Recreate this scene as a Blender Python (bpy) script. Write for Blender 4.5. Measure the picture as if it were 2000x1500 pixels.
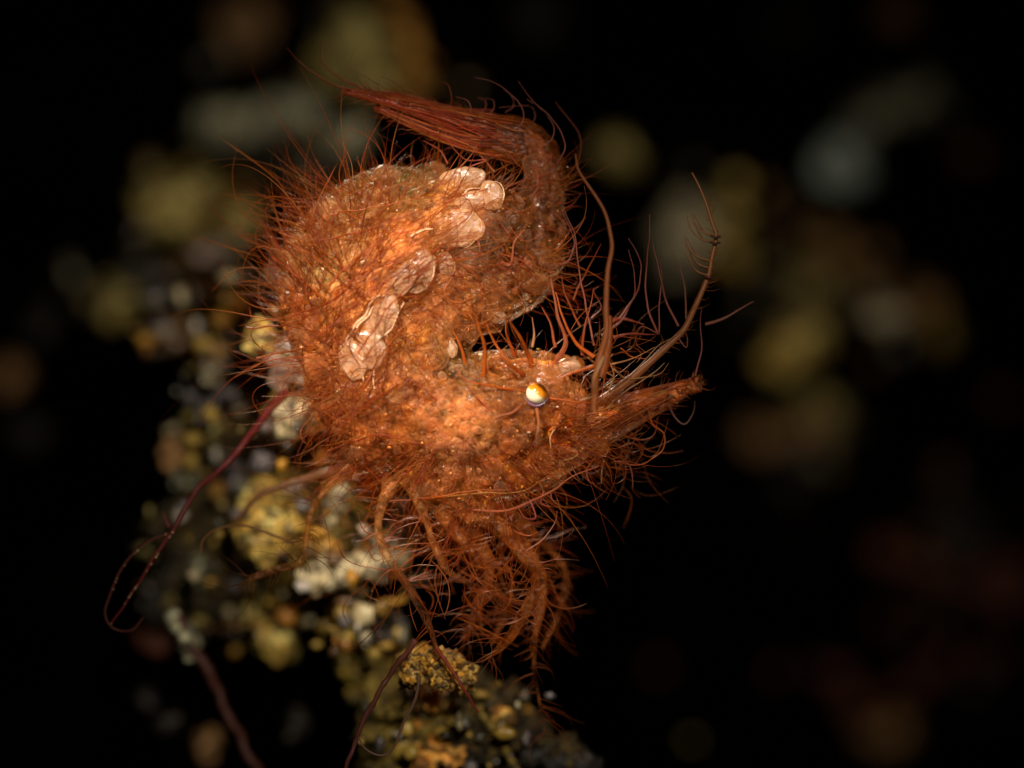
import bpy, bmesh, math, random
import numpy as np
from mathutils import Vector, noise

for o in list(bpy.data.objects):
    bpy.data.objects.remove(o)
SC = bpy.context.scene
COL = SC.collection
RNG = np.random.default_rng(7)
random.seed(7)

# ------------------------------------------------------------------ camera
CAM_D = 40.0
cam_data = bpy.data.cameras.new('camera')
cam = bpy.data.objects.new('camera', cam_data)
COL.objects.link(cam)
cam.location = (0, -CAM_D, 0)
cam.rotation_euler = (math.radians(90), 0, 0)
cam_data.sensor_width = 36
cam_data.lens = 36 * CAM_D / 20.0
cam_data.clip_start = 0.1
cam_data.clip_end = 2000
cam_data.dof.use_dof = True
cam_data.dof.focus_distance = CAM_D - 0.75
cam_data.dof.aperture_fstop = 0.030          # macro lens: the scene is enlarged ~1000 times
SC.camera = cam

# ------------------------------------------------------------------ water colour (world), strobes, exposure
W = bpy.data.worlds.new('World')
SC.world = W
W.use_nodes = True
bg = W.node_tree.nodes['Background']
bg.inputs[0].default_value = (0.02, 0.03, 0.05, 1)
bg.inputs[1].default_value = 0.01

def strobe(name, loc, aim, watts, size, blend, radius, col):
    d = bpy.data.lights.new(name, 'SPOT')
    d.energy = watts; d.spot_size = math.radians(size); d.spot_blend = blend
    d.shadow_soft_size = radius; d.color = col
    o = bpy.data.objects.new(name, d); COL.objects.link(o)
    o.location = loc
    o.rotation_euler = (Vector(aim) - Vector(loc)).to_track_quat('-Z', 'Y').to_euler()
    return o
strobe('snoot_strobe', (-9, -22, 16), (-1.8, 0, 0.75), 88000, 20, 1.0, 0.7, (1.0, 0.9, 0.78))
strobe('back_strobe', (-5.5, 13, 11), (-1.5, 0, 0.2), 44000, 28, 1.0, 0.6, (1.0, 0.88, 0.72))
strobe('camera_strobe', (5, -38, 9), (-0.6, 8, -1.5), 41000, 50, 1.0, 1.2, (1.0, 0.94, 0.86))

SC.view_settings.view_transform = 'Standard'
SC.view_settings.look = 'None'
SC.view_settings.exposure = 0
SC.view_settings.gamma = 1
SC.cycles.use_denoising = True
SC.cycles.max_bounces = 6
SC.cycles.transparent_max_bounces = 14
SC.cycles.caustics_reflective = False
SC.cycles.caustics_refractive = False
SC.cycles.sample_clamp_indirect = 4
SC.cycles.sample_clamp_direct = 12

# ------------------------------------------------------------------ helpers
def P(px, py, d=0.0):
    """a point of the place from its spot in the 2000x1500 photograph and its depth behind the shrimp's midplane"""
    k = (CAM_D + d) / CAM_D
    return np.array([(px - 1000) / 100 * k, d, (750 - py) / 100 * k])

def lin(c):
    c = np.asarray(c, float) / 255
    return np.where(c <= 0.04045, c / 12.92, ((c + 0.055) / 1.055) ** 2.4)

def new_obj(name, me, parent=None, mat=None, smooth=True):
    o = bpy.data.objects.new(name, me)
    COL.objects.link(o)
    if parent is not None: o.parent = parent
    if mat is not None: me.materials.append(mat)
    if smooth and len(me.polygons):
        me.polygons.foreach_set('use_smooth', np.ones(len(me.polygons), bool))
    return o

def tag(o, label=None, cat=None, group=None, kind=None):
    if label: o['label'] = label
    if cat: o['category'] = cat
    if group: o['group'] = group
    if kind: o['kind'] = kind
    return o

def mesh_np(name, verts, quads, tint=None, tris=False):
    n = 3 if tris else 4
    me = bpy.data.meshes.new(name)
    me.vertices.add(len(verts)); me.vertices.foreach_set('co', np.ascontiguousarray(verts, np.float32).ravel())
    me.loops.add(quads.size); me.loops.foreach_set('vertex_index', quads.astype(np.int32).ravel())
    me.polygons.add(len(quads)); me.polygons.foreach_set('loop_start', (np.arange(len(quads)) * n).astype(np.int32))
    me.update(calc_edges=True)
    if tint is not None:
        a = me.color_attributes.new('tint', 'FLOAT_COLOR', 'POINT')
        t = np.ones((len(verts), 4), np.float32); t[:, :3] = tint
        a.data.foreach_set('color', t.ravel())
    return me

def catmull(pts, n):
    """smooth curve through pts (any number of columns) resampled to n points"""
    p = np.asarray(pts, float)
    if len(p) == 2:
        t = np.linspace(0, 1, n)[:, None]
        return p[0] * (1 - t) + p[1] * t
    e = np.vstack([2 * p[0] - p[1], p, 2 * p[-1] - p[-2]])
    seg = np.linalg.norm(np.diff(p[:, :2], axis=0), axis=1); cum = np.concatenate([[0], np.cumsum(seg)])
    s = np.linspace(0, cum[-1], n)
    out = []
    for v in s:
        i = min(np.searchsorted(cum, v, 'right') - 1, len(p) - 2)
        t = (v - cum[i]) / max(seg[i], 1e-9)
        a, b, c, d = e[i], e[i + 1], e[i + 2], e[i + 3]
        out.append(0.5 * (2 * b + (c - a) * t + (2 * a - 5 * b + 4 * c - d) * t * t + (3 * b - a - 3 * c + d) * t ** 3))
    return np.array(out)

def fibre_arrays(paths, radii, sides=4):
    """paths (N,K,3), radii (N,K) -> tube verts and quads"""
    N, K, _ = paths.shape
    T = np.gradient(paths, axis=1)
    T /= np.linalg.norm(T, axis=2, keepdims=True) + 1e-9
    ref = np.zeros_like(T); ref[..., 1] = 1
    par = np.abs(T[..., 1]) > 0.92
    ref[par] = (0.6, 0, 0.8)
    A = np.cross(T, ref); A /= np.linalg.norm(A, axis=2, keepdims=True) + 1e-9
    B = np.cross(T, A)
    ang = np.arange(sides) / sides * 2 * np.pi
    V = paths[:, :, None, :] + radii[:, :, None, None] * (
        np.cos(ang)[None, None, :, None] * A[:, :, None, :] + np.sin(ang)[None, None, :, None] * B[:, :, None, :])
    idx = np.arange(N * K * sides).reshape(N, K, sides)
    a = idx[:, :-1, :]; b = np.roll(idx, -1, axis=2)[:, :-1, :]
    c = np.roll(idx, -1, axis=2)[:, 1:, :]; d = idx[:, 1:, :]
    return V.reshape(-1, 3), np.stack([a, b, c, d], -1).reshape(-1, 4)

def fibres(name, paths, radii, tints, mat, parent=None, sides=4):
    V, Q = fibre_arrays(paths, radii, sides)
    K = paths.shape[1]
    tv = np.repeat(tints, K * sides, axis=0)
    return new_obj(name, mesh_np(name, V, Q, tv), parent, mat)

def taper(K, r0, r1, power=1.0):
    t = np.linspace(0, 1, K) ** power
    return r0 * (1 - t) + r1 * t

# ------------------------------------------------------------------ materials
def new_mat(name):
    m = bpy.data.materials.new(name); m.use_nodes = True
    nt = m.node_tree
    return m, nt, nt.nodes['Principled BSDF'], nt.nodes['Material Output']

def node(nt, typ, **kw):
    n = nt.nodes.new(typ)
    for k, v in kw.items():
        if k.startswith('i_'): n.inputs[k[2:]].default_value = v
        else: setattr(n, k, v)
    return n

def ramp(nt, fac, stops):
    r = nt.nodes.new('ShaderNodeValToRGB')
    while len(r.color_ramp.elements) < len(stops): r.color_ramp.elements.new(0.5)
    for e, (p, c) in zip(r.color_ramp.elements, stops):
        e.position = p; e.color = (*c, 1) if len(c) == 3 else c
    nt.links.new(fac, r.inputs[0])
    return r.outputs[0]

def mixc(nt, fac, a, b, blend='MIX'):
    m = nt.nodes.new('ShaderNodeMix'); m.data_type = 'RGBA'; m.blend_type = blend
    for s, v in ((0, fac), (6, a), (7, b)):
        if hasattr(v, 'node'): nt.links.new(v, m.inputs[s])
        elif s == 0: m.inputs[0].default_value = v
        else: m.inputs[s].default_value = (*v, 1)
    return m.outputs[2]

def hair_material(name, rough=0.4, transl=0.45, see=0.22):
    m, nt, b, out = new_mat(name)
    a = node(nt, 'ShaderNodeVertexColor', layer_name='tint')
    nt.links.new(a.outputs[0], b.inputs['Base Color'])
    b.inputs['Roughness'].default_value = rough
    b.inputs['Specular IOR Level'].default_value = 0.3
    t = node(nt, 'ShaderNodeBsdfTranslucent'); nt.links.new(a.outputs[0], t.inputs[0])
    mx = node(nt, 'ShaderNodeMixShader'); mx.inputs[0].default_value = transl
    nt.links.new(b.outputs[0], mx.inputs[1]); nt.links.new(t.outputs[0], mx.inputs[2])
    tr = node(nt, 'ShaderNodeBsdfTransparent', i_Color=(1, .85, .7, 1)); m2 = node(nt, 'ShaderNodeMixShader', i_Fac=see)
    nt.links.new(mx.outputs[0], m2.inputs[1]); nt.links.new(tr.outputs[0], m2.inputs[2])
    nt.links.new(m2.outputs[0], out.inputs[0])
    return m
M_HAIR = hair_material('orange_filament')

def tissue_material():
    """soft amber flesh: pigment patches, deep subsurface glow"""
    m, nt, b, out = new_mat('inner_tissue'); L = nt.links.new
    co = node(nt, 'ShaderNodeTexCoord').outputs['Object']
    tint = node(nt, 'ShaderNodeVertexColor', layer_name='tint').outputs[0]
    n1 = node(nt, 'ShaderNodeTexNoise', i_Scale=2.6, i_Detail=9.0, i_Roughness=0.66, i_Distortion=0.6); L(co, n1.inputs['Vector'])
    v1 = node(nt, 'ShaderNodeTexVoronoi', i_Scale=4.5, feature='SMOOTH_F1', i_Smoothness=0.5)
    warp = node(nt, 'ShaderNodeVectorMath', operation='MULTIPLY_ADD'); L(n1.outputs['Color'], warp.inputs[0]); warp.inputs[1].default_value = (.5, .5, .5); L(co, warp.inputs[2])
    L(warp.outputs[0], v1.inputs['Vector'])
    sc = node(nt, 'ShaderNodeSeparateColor'); L(v1.outputs['Color'], sc.inputs[0])
    cell = ramp(nt, sc.outputs[0], [(0.1, (.3, .22, .17)), (.35, (.75, .6, .45)), (.6, (1.05, 1.0, .9)), (.9, (1.3, 1.5, 1.8))])
    c = mixc(nt, .7, tint, cell, 'MULTIPLY')
    nz = ramp(nt, n1.outputs[0], [(.34, (.14, .09, .05)), (.44, (.5, .38, .26)), (.52, (1, .95, .9)), (.66, (1.5, 1.65, 1.9))])
    c = mixc(nt, 1.0, c, nz, 'MULTIPLY')
    L(c, b.inputs['Base Color'])
    b.inputs['Roughness'].default_value = .45
    b.inputs['Subsurface Weight'].default_value = .8
    b.inputs['Subsurface Radius'].default_value = (.5, .17, .05); b.inputs['Subsurface Scale'].default_value = .4
    bp = node(nt, 'ShaderNodeBump', i_Strength=.9, i_Distance=.12); L(n1.outputs[0], bp.inputs['Height']); L(bp.outputs[0], b.inputs['Normal'])
    return m

def film_material():
    """the clear, crinkled shell: mostly see-through, glossy creases, flakes of pigment"""
    m, nt, b, out = new_mat('translucent_shell'); L = nt.links.new
    co = node(nt, 'ShaderNodeTexCoord').outputs['Object']
    tint = node(nt, 'ShaderNodeVertexColor', layer_name='tint')
    n1 = node(nt, 'ShaderNodeTexNoise', i_Scale=3.2, i_Detail=7.0, i_Roughness=0.6, i_Distortion=0.8); L(co, n1.inputs['Vector'])
    rd = node(nt, 'ShaderNodeTexNoise', noise_type='RIDGED_MULTIFRACTAL', i_Scale=3.6, i_Detail=5.0, i_Roughness=0.55, i_Distortion=.7); L(co, rd.inputs['Vector'])
    v2 = node(nt, 'ShaderNodeTexVoronoi', i_Scale=11.0); L(co, v2.inputs['Vector'])
    nz = ramp(nt, n1.outputs[0], [(.32, (.45, .35, .28)), (.5, (1, 1, 1)), (.68, (1.5, 1.6, 1.75))])
    L(mixc(nt, .8, tint.outputs[0], nz, 'MULTIPLY'), b.inputs['Base Color'])
    b.inputs['Roughness'].default_value = .22; b.inputs['IOR'].default_value = 1.42
    b.inputs['Specular IOR Level'].default_value = .7
    b.inputs['Coat Weight'].default_value = .85; b.inputs['Coat Roughness'].default_value = .06
    h = node(nt, 'ShaderNodeMath', operation='MULTIPLY_ADD'); L(rd.outputs[0], h.inputs[0]); h.inputs[1].default_value = .35
    h2 = node(nt, 'ShaderNodeMath', operation='MULTIPLY_ADD'); L(v2.outputs['Distance'], h2.inputs[0]); h2.inputs[1].default_value = -.35; L(n1.outputs[0], h2.inputs[2]); L(h2.outputs[0], h.inputs[2])
    bp = node(nt, 'ShaderNodeBump', i_Strength=.75, i_Distance=.11); L(h.outputs[0], bp.inputs['Height'])
    L(bp.outputs[0], b.inputs['Normal']); L(bp.outputs[0], b.inputs['Coat Normal'])
    # clear where the animal is clear; thicker and more opaque seen edge-on
    f = node(nt, 'ShaderNodeMapRange'); L(n1.outputs[0], f.inputs[0]); f.inputs[1].default_value = .35; f.inputs[2].default_value = .66; f.inputs[3].default_value = .22; f.inputs[4].default_value = -.3
    g = node(nt, 'ShaderNodeMath', operation='ADD', use_clamp=True); L(f.outputs[0], g.inputs[0]); L(tint.outputs[1], g.inputs[1])
    lw = node(nt, 'ShaderNodeLayerWeight', i_Blend=.28)
    k = node(nt, 'ShaderNodeMath', operation='MULTIPLY_ADD'); L(lw.outputs['Facing'], k.inputs[0]); k.inputs[1].default_value = -.75; k.inputs[2].default_value = 1.0
    q = node(nt, 'ShaderNodeMath', operation='MULTIPLY', use_clamp=True); L(g.outputs[0], q.inputs[0]); L(k.outputs[0], q.inputs[1])
    tr = node(nt, 'ShaderNodeBsdfTransparent', i_Color=(1, .9, .78, 1))
    tl = node(nt, 'ShaderNodeBsdfTranslucent'); L(tint.outputs[0], tl.inputs[0])
    m0 = node(nt, 'ShaderNodeMixShader', i_Fac=.3); L(b.outputs[0], m0.inputs[1]); L(tl.outputs[0], m0.inputs[2])
    mx = node(nt, 'ShaderNodeMixShader'); L(q.outputs[0], mx.inputs[0]); L(m0.outputs[0], mx.inputs[1]); L(tr.outputs[0], mx.inputs[2])
    L(mx.outputs[0], out.inputs[0])
    return m

def plate_material(name='clear_pale_tissue', clear=.6, tinted=False):
    m, nt, b, out = new_mat(name); L = nt.links.new
    co = node(nt, 'ShaderNodeTexCoord').outputs['Object']
    n = node(nt, 'ShaderNodeTexNoise', i_Scale=4.0, i_Detail=7.0, i_Roughness=0.65); L(co, n.inputs['Vector'])
    c = ramp(nt, n.outputs[0], [(0.3, (0.42, 0.18, 0.065)), (0.5, (0.62, 0.34, 0.17)), (0.7, (0.74, 0.5, 0.32))])
    if tinted: c = mixc(nt, .75, c, node(nt, 'ShaderNodeVertexColor', layer_name='tint').outputs[0])
    L(c, b.inputs['Base Color'])
    b.inputs['Roughness'].default_value = 0.2
    b.inputs['Subsurface Weight'].default_value = 0.0 if tinted else 0.5
    b.inputs['Subsurface Radius'].default_value = (0.4, 0.2, 0.1)
    b.inputs['Subsurface Scale'].default_value = 0.4
    b.inputs['Coat Weight'].default_value = 1.0
    b.inputs['Coat Roughness'].default_value = 0.06
    n2 = node(nt, 'ShaderNodeTexNoise', i_Scale=7.0, i_Detail=5.0); L(co, n2.inputs['Vector'])
    bp = node(nt, 'ShaderNodeBump', i_Strength=0.35, i_Distance=0.06); L(n2.outputs[0], bp.inputs['Height'])
    L(bp.outputs[0], b.inputs['Normal']); L(bp.outputs[0], b.inputs['Coat Normal'])
    tr = node(nt, 'ShaderNodeBsdfTransparent', i_Color=(1, .93, .85, 1)); mx = node(nt, 'ShaderNodeMixShader')
    lw = node(nt, 'ShaderNodeLayerWeight', i_Blend=.2 if tinted else .35)
    k = node(nt, 'ShaderNodeMath', operation='MULTIPLY_ADD', use_clamp=True); L(lw.outputs['Facing'], k.inputs[0]); k.inputs[1].default_value = -clear * 1.15; k.inputs[2].default_value = clear
    L(k.outputs[0], mx.inputs[0]); L(b.outputs[0], mx.inputs[1]); L(tr.outputs[0], mx.inputs[2]); L(mx.outputs[0], out.inputs[0])
    return m

def granule_material():
    m, nt, b, out = new_mat('glassy_granule'); L = nt.links.new
    a = node(nt, 'ShaderNodeVertexColor', layer_name='tint'); L(a.outputs[0], b.inputs['Base Color'])
    b.inputs['Roughness'].default_value = 0.08
    b.inputs['Specular IOR Level'].default_value = 0.9
    b.inputs['Coat Weight'].default_value = 1.0
    b.inputs['Coat Roughness'].default_value = 0.04
    return m

def rubble_material(name, cols, scale=2.0, bump=0.6):
    """mottled crust of three real pigments"""
    m, nt, b, out = new_mat(name); L = nt.links.new
    co = node(nt, 'ShaderNodeTexCoord').outputs['Object']
    n = node(nt, 'ShaderNodeTexNoise', i_Scale=scale, i_Detail=8.0, i_Roughness=0.68); L(co, n.inputs['Vector'])
    v = node(nt, 'ShaderNodeTexVoronoi', i_Scale=scale * 2.4)
    wv = node(nt, 'ShaderNodeVectorMath', operation='MULTIPLY_ADD'); L(n.outputs['Color'], wv.inputs[0]); wv.inputs[1].default_value = (.5 / scale,) * 3; L(co, wv.inputs[2]); L(wv.outputs[0], v.inputs['Vector'])
    s = node(nt, 'ShaderNodeSeparateColor'); L(v.outputs['Color'], s.inputs[0])
    c = ramp(nt, n.outputs[0], [(0.32, cols[0]), (0.5, cols[1]), (0.66, cols[2])])
    c2 = ramp(nt, s.outputs[0], [(0.0, (0.06, 0.05, 0.04)), (0.22, (0.14, 0.11, 0.08)), (0.36, (0.85, 0.8, 0.7)), (0.7, (1.1, 1.1, 1.1)), (1.0, (1.45, 1.35, 1.15))])
    L(mixc(nt, 0.9, c, c2, 'MULTIPLY'), b.inputs['Base Color'])
    b.inputs['Roughness'].default_value = 0.5
    h = node(nt, 'ShaderNodeMath', operation='MULTIPLY_ADD'); L(v.outputs['Distance'], h.inputs[0]); h.inputs[1].default_value = -0.8; L(n.outputs[0], h.inputs[2])
    bp = node(nt, 'ShaderNodeBump', i_Strength=bump, i_Distance=0.2); L(h.outputs[0], bp.inputs['Height'])
    L(bp.outputs[0], b.inputs['Normal'])
    return m

M_BODY = film_material(); M_INNER = tissue_material(); M_PLATE = plate_material(); M_GRAN = granule_material()

# ------------------------------------------------------------------ the shrimp: one continuous body
shrimp = bpy.data.objects.new('hairy_shrimp', None); COL.objects.link(shrimp)
tag(shrimp, 'tiny orange hairy shrimp curled up with one gold eye, perched on a yellow lump', 'shrimp')

FLAT = 0.72
TRUNK = [
    # tail stem and the bend of the abdomen
    [(960, 258, .0, 36), (1020, 275, .0, 46), (1062, 325, .0, 44), (1058, 400, .0, 48), (1045, 460, .0, 62), (1010, 520, -.05, 84), (930, 560, -.1, 92)],
    # middle of the abdomen
    [(905, 395, -.15, 66), (830, 465, -.3, 105), (745, 545, -.35, 125), (705, 640, -.35, 122), (715, 740, -.3, 118), (780, 800, -.3, 135)],
    [(965, 425, -.2, 95), (905, 550, -.25, 95), (820, 630, -.25, 115), (800, 720, -.25, 115)],
    # back
    [(850, 360, .15, 45), (780, 395, .15, 75), (700, 430, .15, 80), (640, 500, .2, 88), (622, 600, .2, 78), (652, 690, .15, 68), (685, 790, .1, 76)],
    # head and carapace
    [(800, 790, -.3, 125), (900, 810, -.4, 122), (980, 812, -.45, 112), (1050, 795, -.45, 88), (1100, 805, -.35, 66), (1135, 830, -.25, 42)],
    [(860, 875, -.3, 92), (960, 900, -.35, 82), (1045, 890, -.3, 68), (1115, 870, -.25, 42)],
    [(890, 940, -.25, 70), (930, 1000, -.3, 40)],
    [(930, 715, -.1, 26), (1050, 708, -.15, 24), (1130, 716, -.1, 16)],
    [(1140, 850, -.3, 32), (1168, 868, -.3, 22), (1182, 884, -.3, 13)],
    # rostrum blades
    [(1120, 835, -.35, 40), (1200, 806, -.35, 26), (1280, 774, -.35, 15), (1374, 740, -.35, 5)],
    [(1130, 865, -.2, 26), (1220, 826, -.2, 15), (1300, 787, -.2, 9), (1374, 748, -.25, 4)],
    # tail fan: blades lying side by side
    [(1020, 275, -.1, 36), (930, 248, -.15, 25), (850, 224, -.15, 17), (760, 198, -.1, 10), (668, 177, -.05, 5)],
    [(1000, 270, .05, 34), (900, 262, .1, 25), (820, 240, .15, 18), (735, 210, .1, 9)],
    [(1000, 288, -.2, 26), (920, 282, -.25, 13), (840, 256, -.25, 9), (740, 213, -.15, 4)],
    [(960, 245, .15, 26), (880, 228, .2, 17), (790, 196, .2, 10), (700, 176, .15, 5)],
    [(960, 620, -.1, 30), (905, 650, -.1, 22)],
]
LEGS = [
    [(920, 985, -.3, 30), (981, 1035, -.45, 23), (1019, 1080, -.5, 20), (1054, 1122, -.5, 20), (1040, 1165, -.45, 17), (1019, 1205, -.4, 16), (990, 1252, -.3, 14), (942, 1294, -.2, 4)],
    [(1000, 1040, .2, 20), (1058, 1125, .15, 15), (1056, 1185, .1, 14), (1044, 1250, .1, 10), (1044, 1310, .1, 6), (1056, 1385, .1, 5), (1066, 1445, .1, 4)],
    [(900, 1000, -.1, 26), (955, 1100, .1, 14), (944, 1155, .1, 14), (926, 1205, .1, 13), (905, 1250, .05, 6)],
    [(800, 925, -.3, 24), (831, 1012, -.45, 12), (850, 1069, -.5, 11), (876, 1115, -.5, 10), (925, 1144, -.45, 9), (962, 1172, -.4, 4)],
    [(775, 915, -.3, 22), (741, 1005, -.5, 12), (745, 1062, -.55, 12), (775, 1114, -.55, 12), (805, 1159, -.5, 13), (833, 1209, -.45, 12), (855, 1268, -.35, 7), (880, 1300, -.3, 4)],
    [(720, 900, -.1, 24), (645, 948, -.15, 10), (611, 994, -.2, 9), (598, 1052, -.25, 10), (589, 1097, -.25, 11), (540, 1112, -.2, 10), (497, 1127, -.15, 11), (461, 1150, -.1, 4)],
    [(840, 960, -.2, 26), (870, 1010, -.25, 22), (900, 1050, -.3, 18), (922, 1075, -.3, 8)],
    [(960, 980, .3, 24), (1060, 1060, .8, 10), (1105, 1120, 1.0, 10), (1090, 1200, 1.0, 9), (1060, 1265, .8, 6)],
    [(870, 1010, .3, 20), (930, 1090, .7, 10), (985, 1180, .8, 10), (960, 1260, .6, 6)],
]

def tube_mesh(bm, chain, flat, n=None):
    c = np.array(chain, float)
    pts = catmull(c, n or max(10, len(c) * 5))
    pos = np.array([P(a, b, d) for a, b, d, _ in pts]); rad = np.maximum(pts[:, 3], 3) / 100
    S = 12
    T = np.gradient(pos, axis=0); T /= np.linalg.norm(T, axis=1, keepdims=True)
    rings = []
    for p, t, r in zip(pos, T, rad):
        A = np.cross(t, (0, 1, 0)); A /= np.linalg.norm(A)
        B = np.cross(t, A)
        rings.append([bm.verts.new(p + r * (math.cos(q) * A + flat * math.sin(q) * B)) for q in np.arange(S) / S * 2 * math.pi])
    for a, b in zip(rings[:-1], rings[1:]):
        for i in range(S): bm.faces.new((a[i], a[(i + 1) % S], b[(i + 1) % S], b[i]))
    for ring, p, t, r, sgn in ((rings[0], pos[0], -T[0], rad[0], 1), (rings[-1], pos[-1], T[-1], rad[-1], -1)):
        # rounded end
        prev = ring
        for f in (0.5, 0.85):
            new = [bm.verts.new(p + t * r * flat * f + (Vector(v.co) - Vector(p)) * math.sqrt(1 - f * f)) for v in ring]
            for i in range(S):
                q = (prev[i], prev[(i + 1) % S], new[(i + 1) % S], new[i])
                bm.faces.new(q[::-1] if sgn == 1 else q)
            prev = new
        bm.faces.new(prev if sgn == -1 else prev[::-1])

def build_body():
    bm = bmesh.new()
    for ch in TRUNK: tube_mesh(bm, ch, FLAT)
    for ch in LEGS: tube_mesh(bm, [(a, b, d, r * (1 if i == 0 else .74)) for i, (a, b, d, r) in enumerate(ch)], 1.0, 40)
    # the tips bend smoothly into the trunk through a voxel union
    bmesh.ops.recalc_face_normals(bm, faces=bm.faces)
    me = bpy.data.meshes.new('body_cage'); bm.to_mesh(me); bm.free()
    o = bpy.data.objects.new('body_cage', me); COL.objects.link(o)
    r = o.modifiers.new('union', 'REMESH'); r.mode = 'VOXEL'; r.voxel_size = 0.036
    s = o.modifiers.new('soft', 'SMOOTH'); s.iterations = 5; s.factor = 0.5
    dg = bpy.context.evaluated_depsgraph_get()
    out = bpy.data.meshes.new_from_object(o.evaluated_get(dg))
    bpy.data.objects.remove(o); bpy.data.meshes.remove(me)
    out.name = 'body'
    return out

body_me = build_body()
nv = len(body_me.vertices)
V = np.empty(nv * 3, np.float32); body_me.vertices.foreach_get('co', V); V = V.reshape(-1, 3)
Nn = np.empty(nv * 3, np.float32); body_me.vertices.foreach_get('normal', Nn); Nn = Nn.reshape(-1, 3)
# crumpled, lobed shell
leg_c = np.vstack([catmull(ch, 60)[10:] for ch in LEGS])
leg_pts = np.array([P(a, b, d) for a, b, d, _ in leg_c]); leg_r = np.maximum(leg_c[:, 3], 6) / 100
def near_leg(v):
    out = np.full(len(v), 9.0)
    for s in range(0, len(v), 4000):
        d = (np.linalg.norm(v[s:s + 4000, None, :] - leg_pts[None], axis=2) - leg_r[None]).min(1); out[s:s + 4000] = d
    return out
dl = near_leg(V)
is_tail = (V[:, 2] > 4.3) & (V[:, 0] < 0.3)
amp = np.clip(dl / 0.35, 0.2, 1.0) * np.where(is_tail, .2, 1)
disp = np.empty(nv)
for i in range(nv):
    p = Vector(V[i])
    d, _ = noise.voronoi(p * 3.4 + noise.noise_vector(p * 2.0) * 0.5)
    d2, _ = noise.voronoi(p * 8.5)
    disp[i] = 0.09 * (0.45 - d[0]) + 0.015 * (0.4 - d2[0]) + 0.08 * noise.noise(p * 1.6)
V2 = V + Nn * (disp * amp)[:, None]
body_me.vertices.foreach_set('co', V2.astype(np.float32).ravel())

# pigment zones of the animal (its own colours, brown translucent abdomen, pink flank, olive back)
ZONES = [(1040, 420, 70, (.13, .05, .022)), (960, 500, 70, (.11, .05, .026)), (1040, 540, 60, (.2, .085, .035)), (1020, 330, 60, (.22, .075, .025)),
         (900, 600, 60, (.38, .17, .08)), (960, 580, 50, (.34, .16, .08)), (1000, 260, 60, (.2, .06, .02)), (850, 230, 90, (.28, .07, .02)), (720, 195, 90, (.28, .05, .02)),
         (800, 340, 60, (.16, .12, .055)), (700, 400, 70, (.24, .13, .05)), (620, 470, 70, (.26, .13, .06)), (640, 530, 45, (.44, .34, .22)), (560, 600, 60, (.34, .12, .035)),
         (580, 720, 60, (.46, .17, .05)), (780, 500, 60, (.62, .29, .14)), (700, 620, 60, (.66, .31, .15)), (720, 720, 60, (.58, .26, .12)), (880, 400, 50, (.55, .28, .15)),
         (830, 680, 45, (.42, .22, .07)), (900, 720, 50, (.16, .085, .03)), (800, 780, 50, (.34, .15, .05)), (910, 830, 50, (.56, .33, .2)), (880, 900, 70, (.42, .2, .1)),
         (800, 880, 60, (.42, .17, .07)), (1000, 760, 50, (.22, .1, .035)), (1090, 740, 40, (.45, .22, .12)), (1110, 820, 50, (.36, .12, .025)), (1020, 920, 60, (.44, .16, .035)),
         (1040, 850, 50, (.28, .11, .035)), (1120, 890, 40, (.42, .2, .12)), (1250, 790, 70, (.4, .11, .025)), (930, 980, 50, (.44, .19, .08)), (960, 1060, 60, (.34, .12, .045)),
         (1040, 1150, 60, (.36, .14, .06)), (930, 1200, 60, (.26, .09, .05)), (990, 1250, 50, (.4, .13, .03)), (800, 1150, 60, (.2, .09, .06)), (750, 1050, 60, (.4, .2, .1)),
         (600, 1060, 60, (.3, .14, .05)), (480, 1130, 60, (.26, .11, .07)), (1060, 1350, 60, (.3, .12, .03)), (650, 850, 60, (.5, .2, .08))]
zc = np.array([P(a, b)[[0, 2]] for a, b, _, _ in ZONES]); zr = np.array([r for _, _, r, _ in ZONES]) / 100; zk = np.array([c for *_, c in ZONES])
def zone_colour(v):
    out = np.zeros((len(v), 3))
    for s in range(0, len(v), 8000):
        d2 = ((v[s:s + 8000, None, [0, 2]] - zc[None]) ** 2).sum(2) / zr ** 2
        w = 1 / (d2 + 0.15) ** 2
        out[s:s + 8000] = (w @ zk) / w.sum(1, keepdims=True)
    return np.minimum(out * np.array([1.15, .88, .38]), .9)
bt = np.ones((nv, 4), np.float32); bt[:, :3] = zone_colour(V)
bt[:, 3] = .78 + .1 * np.clip((.12 - dl) / .12, 0, 1) - .1 * is_tail          # alpha: how clear the shell is; the legs are glassy
at = body_me.color_attributes.new('tint', 'FLOAT_COLOR', 'POINT'); at.data.foreach_set('color', bt.ravel())
body = new_obj('body', body_me, shrimp, M_BODY)
# the denser tissue seen through the clear shell
inner_me = body_me.copy(); inner_me.name = 'inner_tissue'; inner_me.materials.clear()
din = np.clip(dl * 0.6, 0.035, 0.2)
wob = np.array([noise.noise(Vector(v) * 1.9 + Vector((9, 4, 2))) + .6 * noise.noise(Vector(v) * 4.3) for v in V])
pxv = V[:, 0] * 100 + 1000; pyv = 750 - V[:, 2] * 100
deep = np.exp(-(((pxv - 1030) / 75) ** 2 + ((pyv - 480) / 110) ** 2)) + .8 * np.exp(-(((pxv - 560) / 85) ** 2 + ((pyv - 560) / 200) ** 2)) + .6 * np.exp(-(((pxv - 780) / 170) ** 2 + ((pyv - 340) / 55) ** 2)) + .5 * np.exp(-(((pxv - 1130) / 45) ** 2 + ((pyv - 800) / 90) ** 2))
din = din + .34 * np.clip(deep, 0, 1) * np.clip(dl * 2, 0, 1)
inner_me.vertices.foreach_set('co', (V - Nn * (din * (1.0 - .9 * wob))[:, None]).astype(np.float32).ravel())
bm = bmesh.new(); bm.from_mesh(inner_me); bm.verts.ensure_lookup_table()
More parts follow.
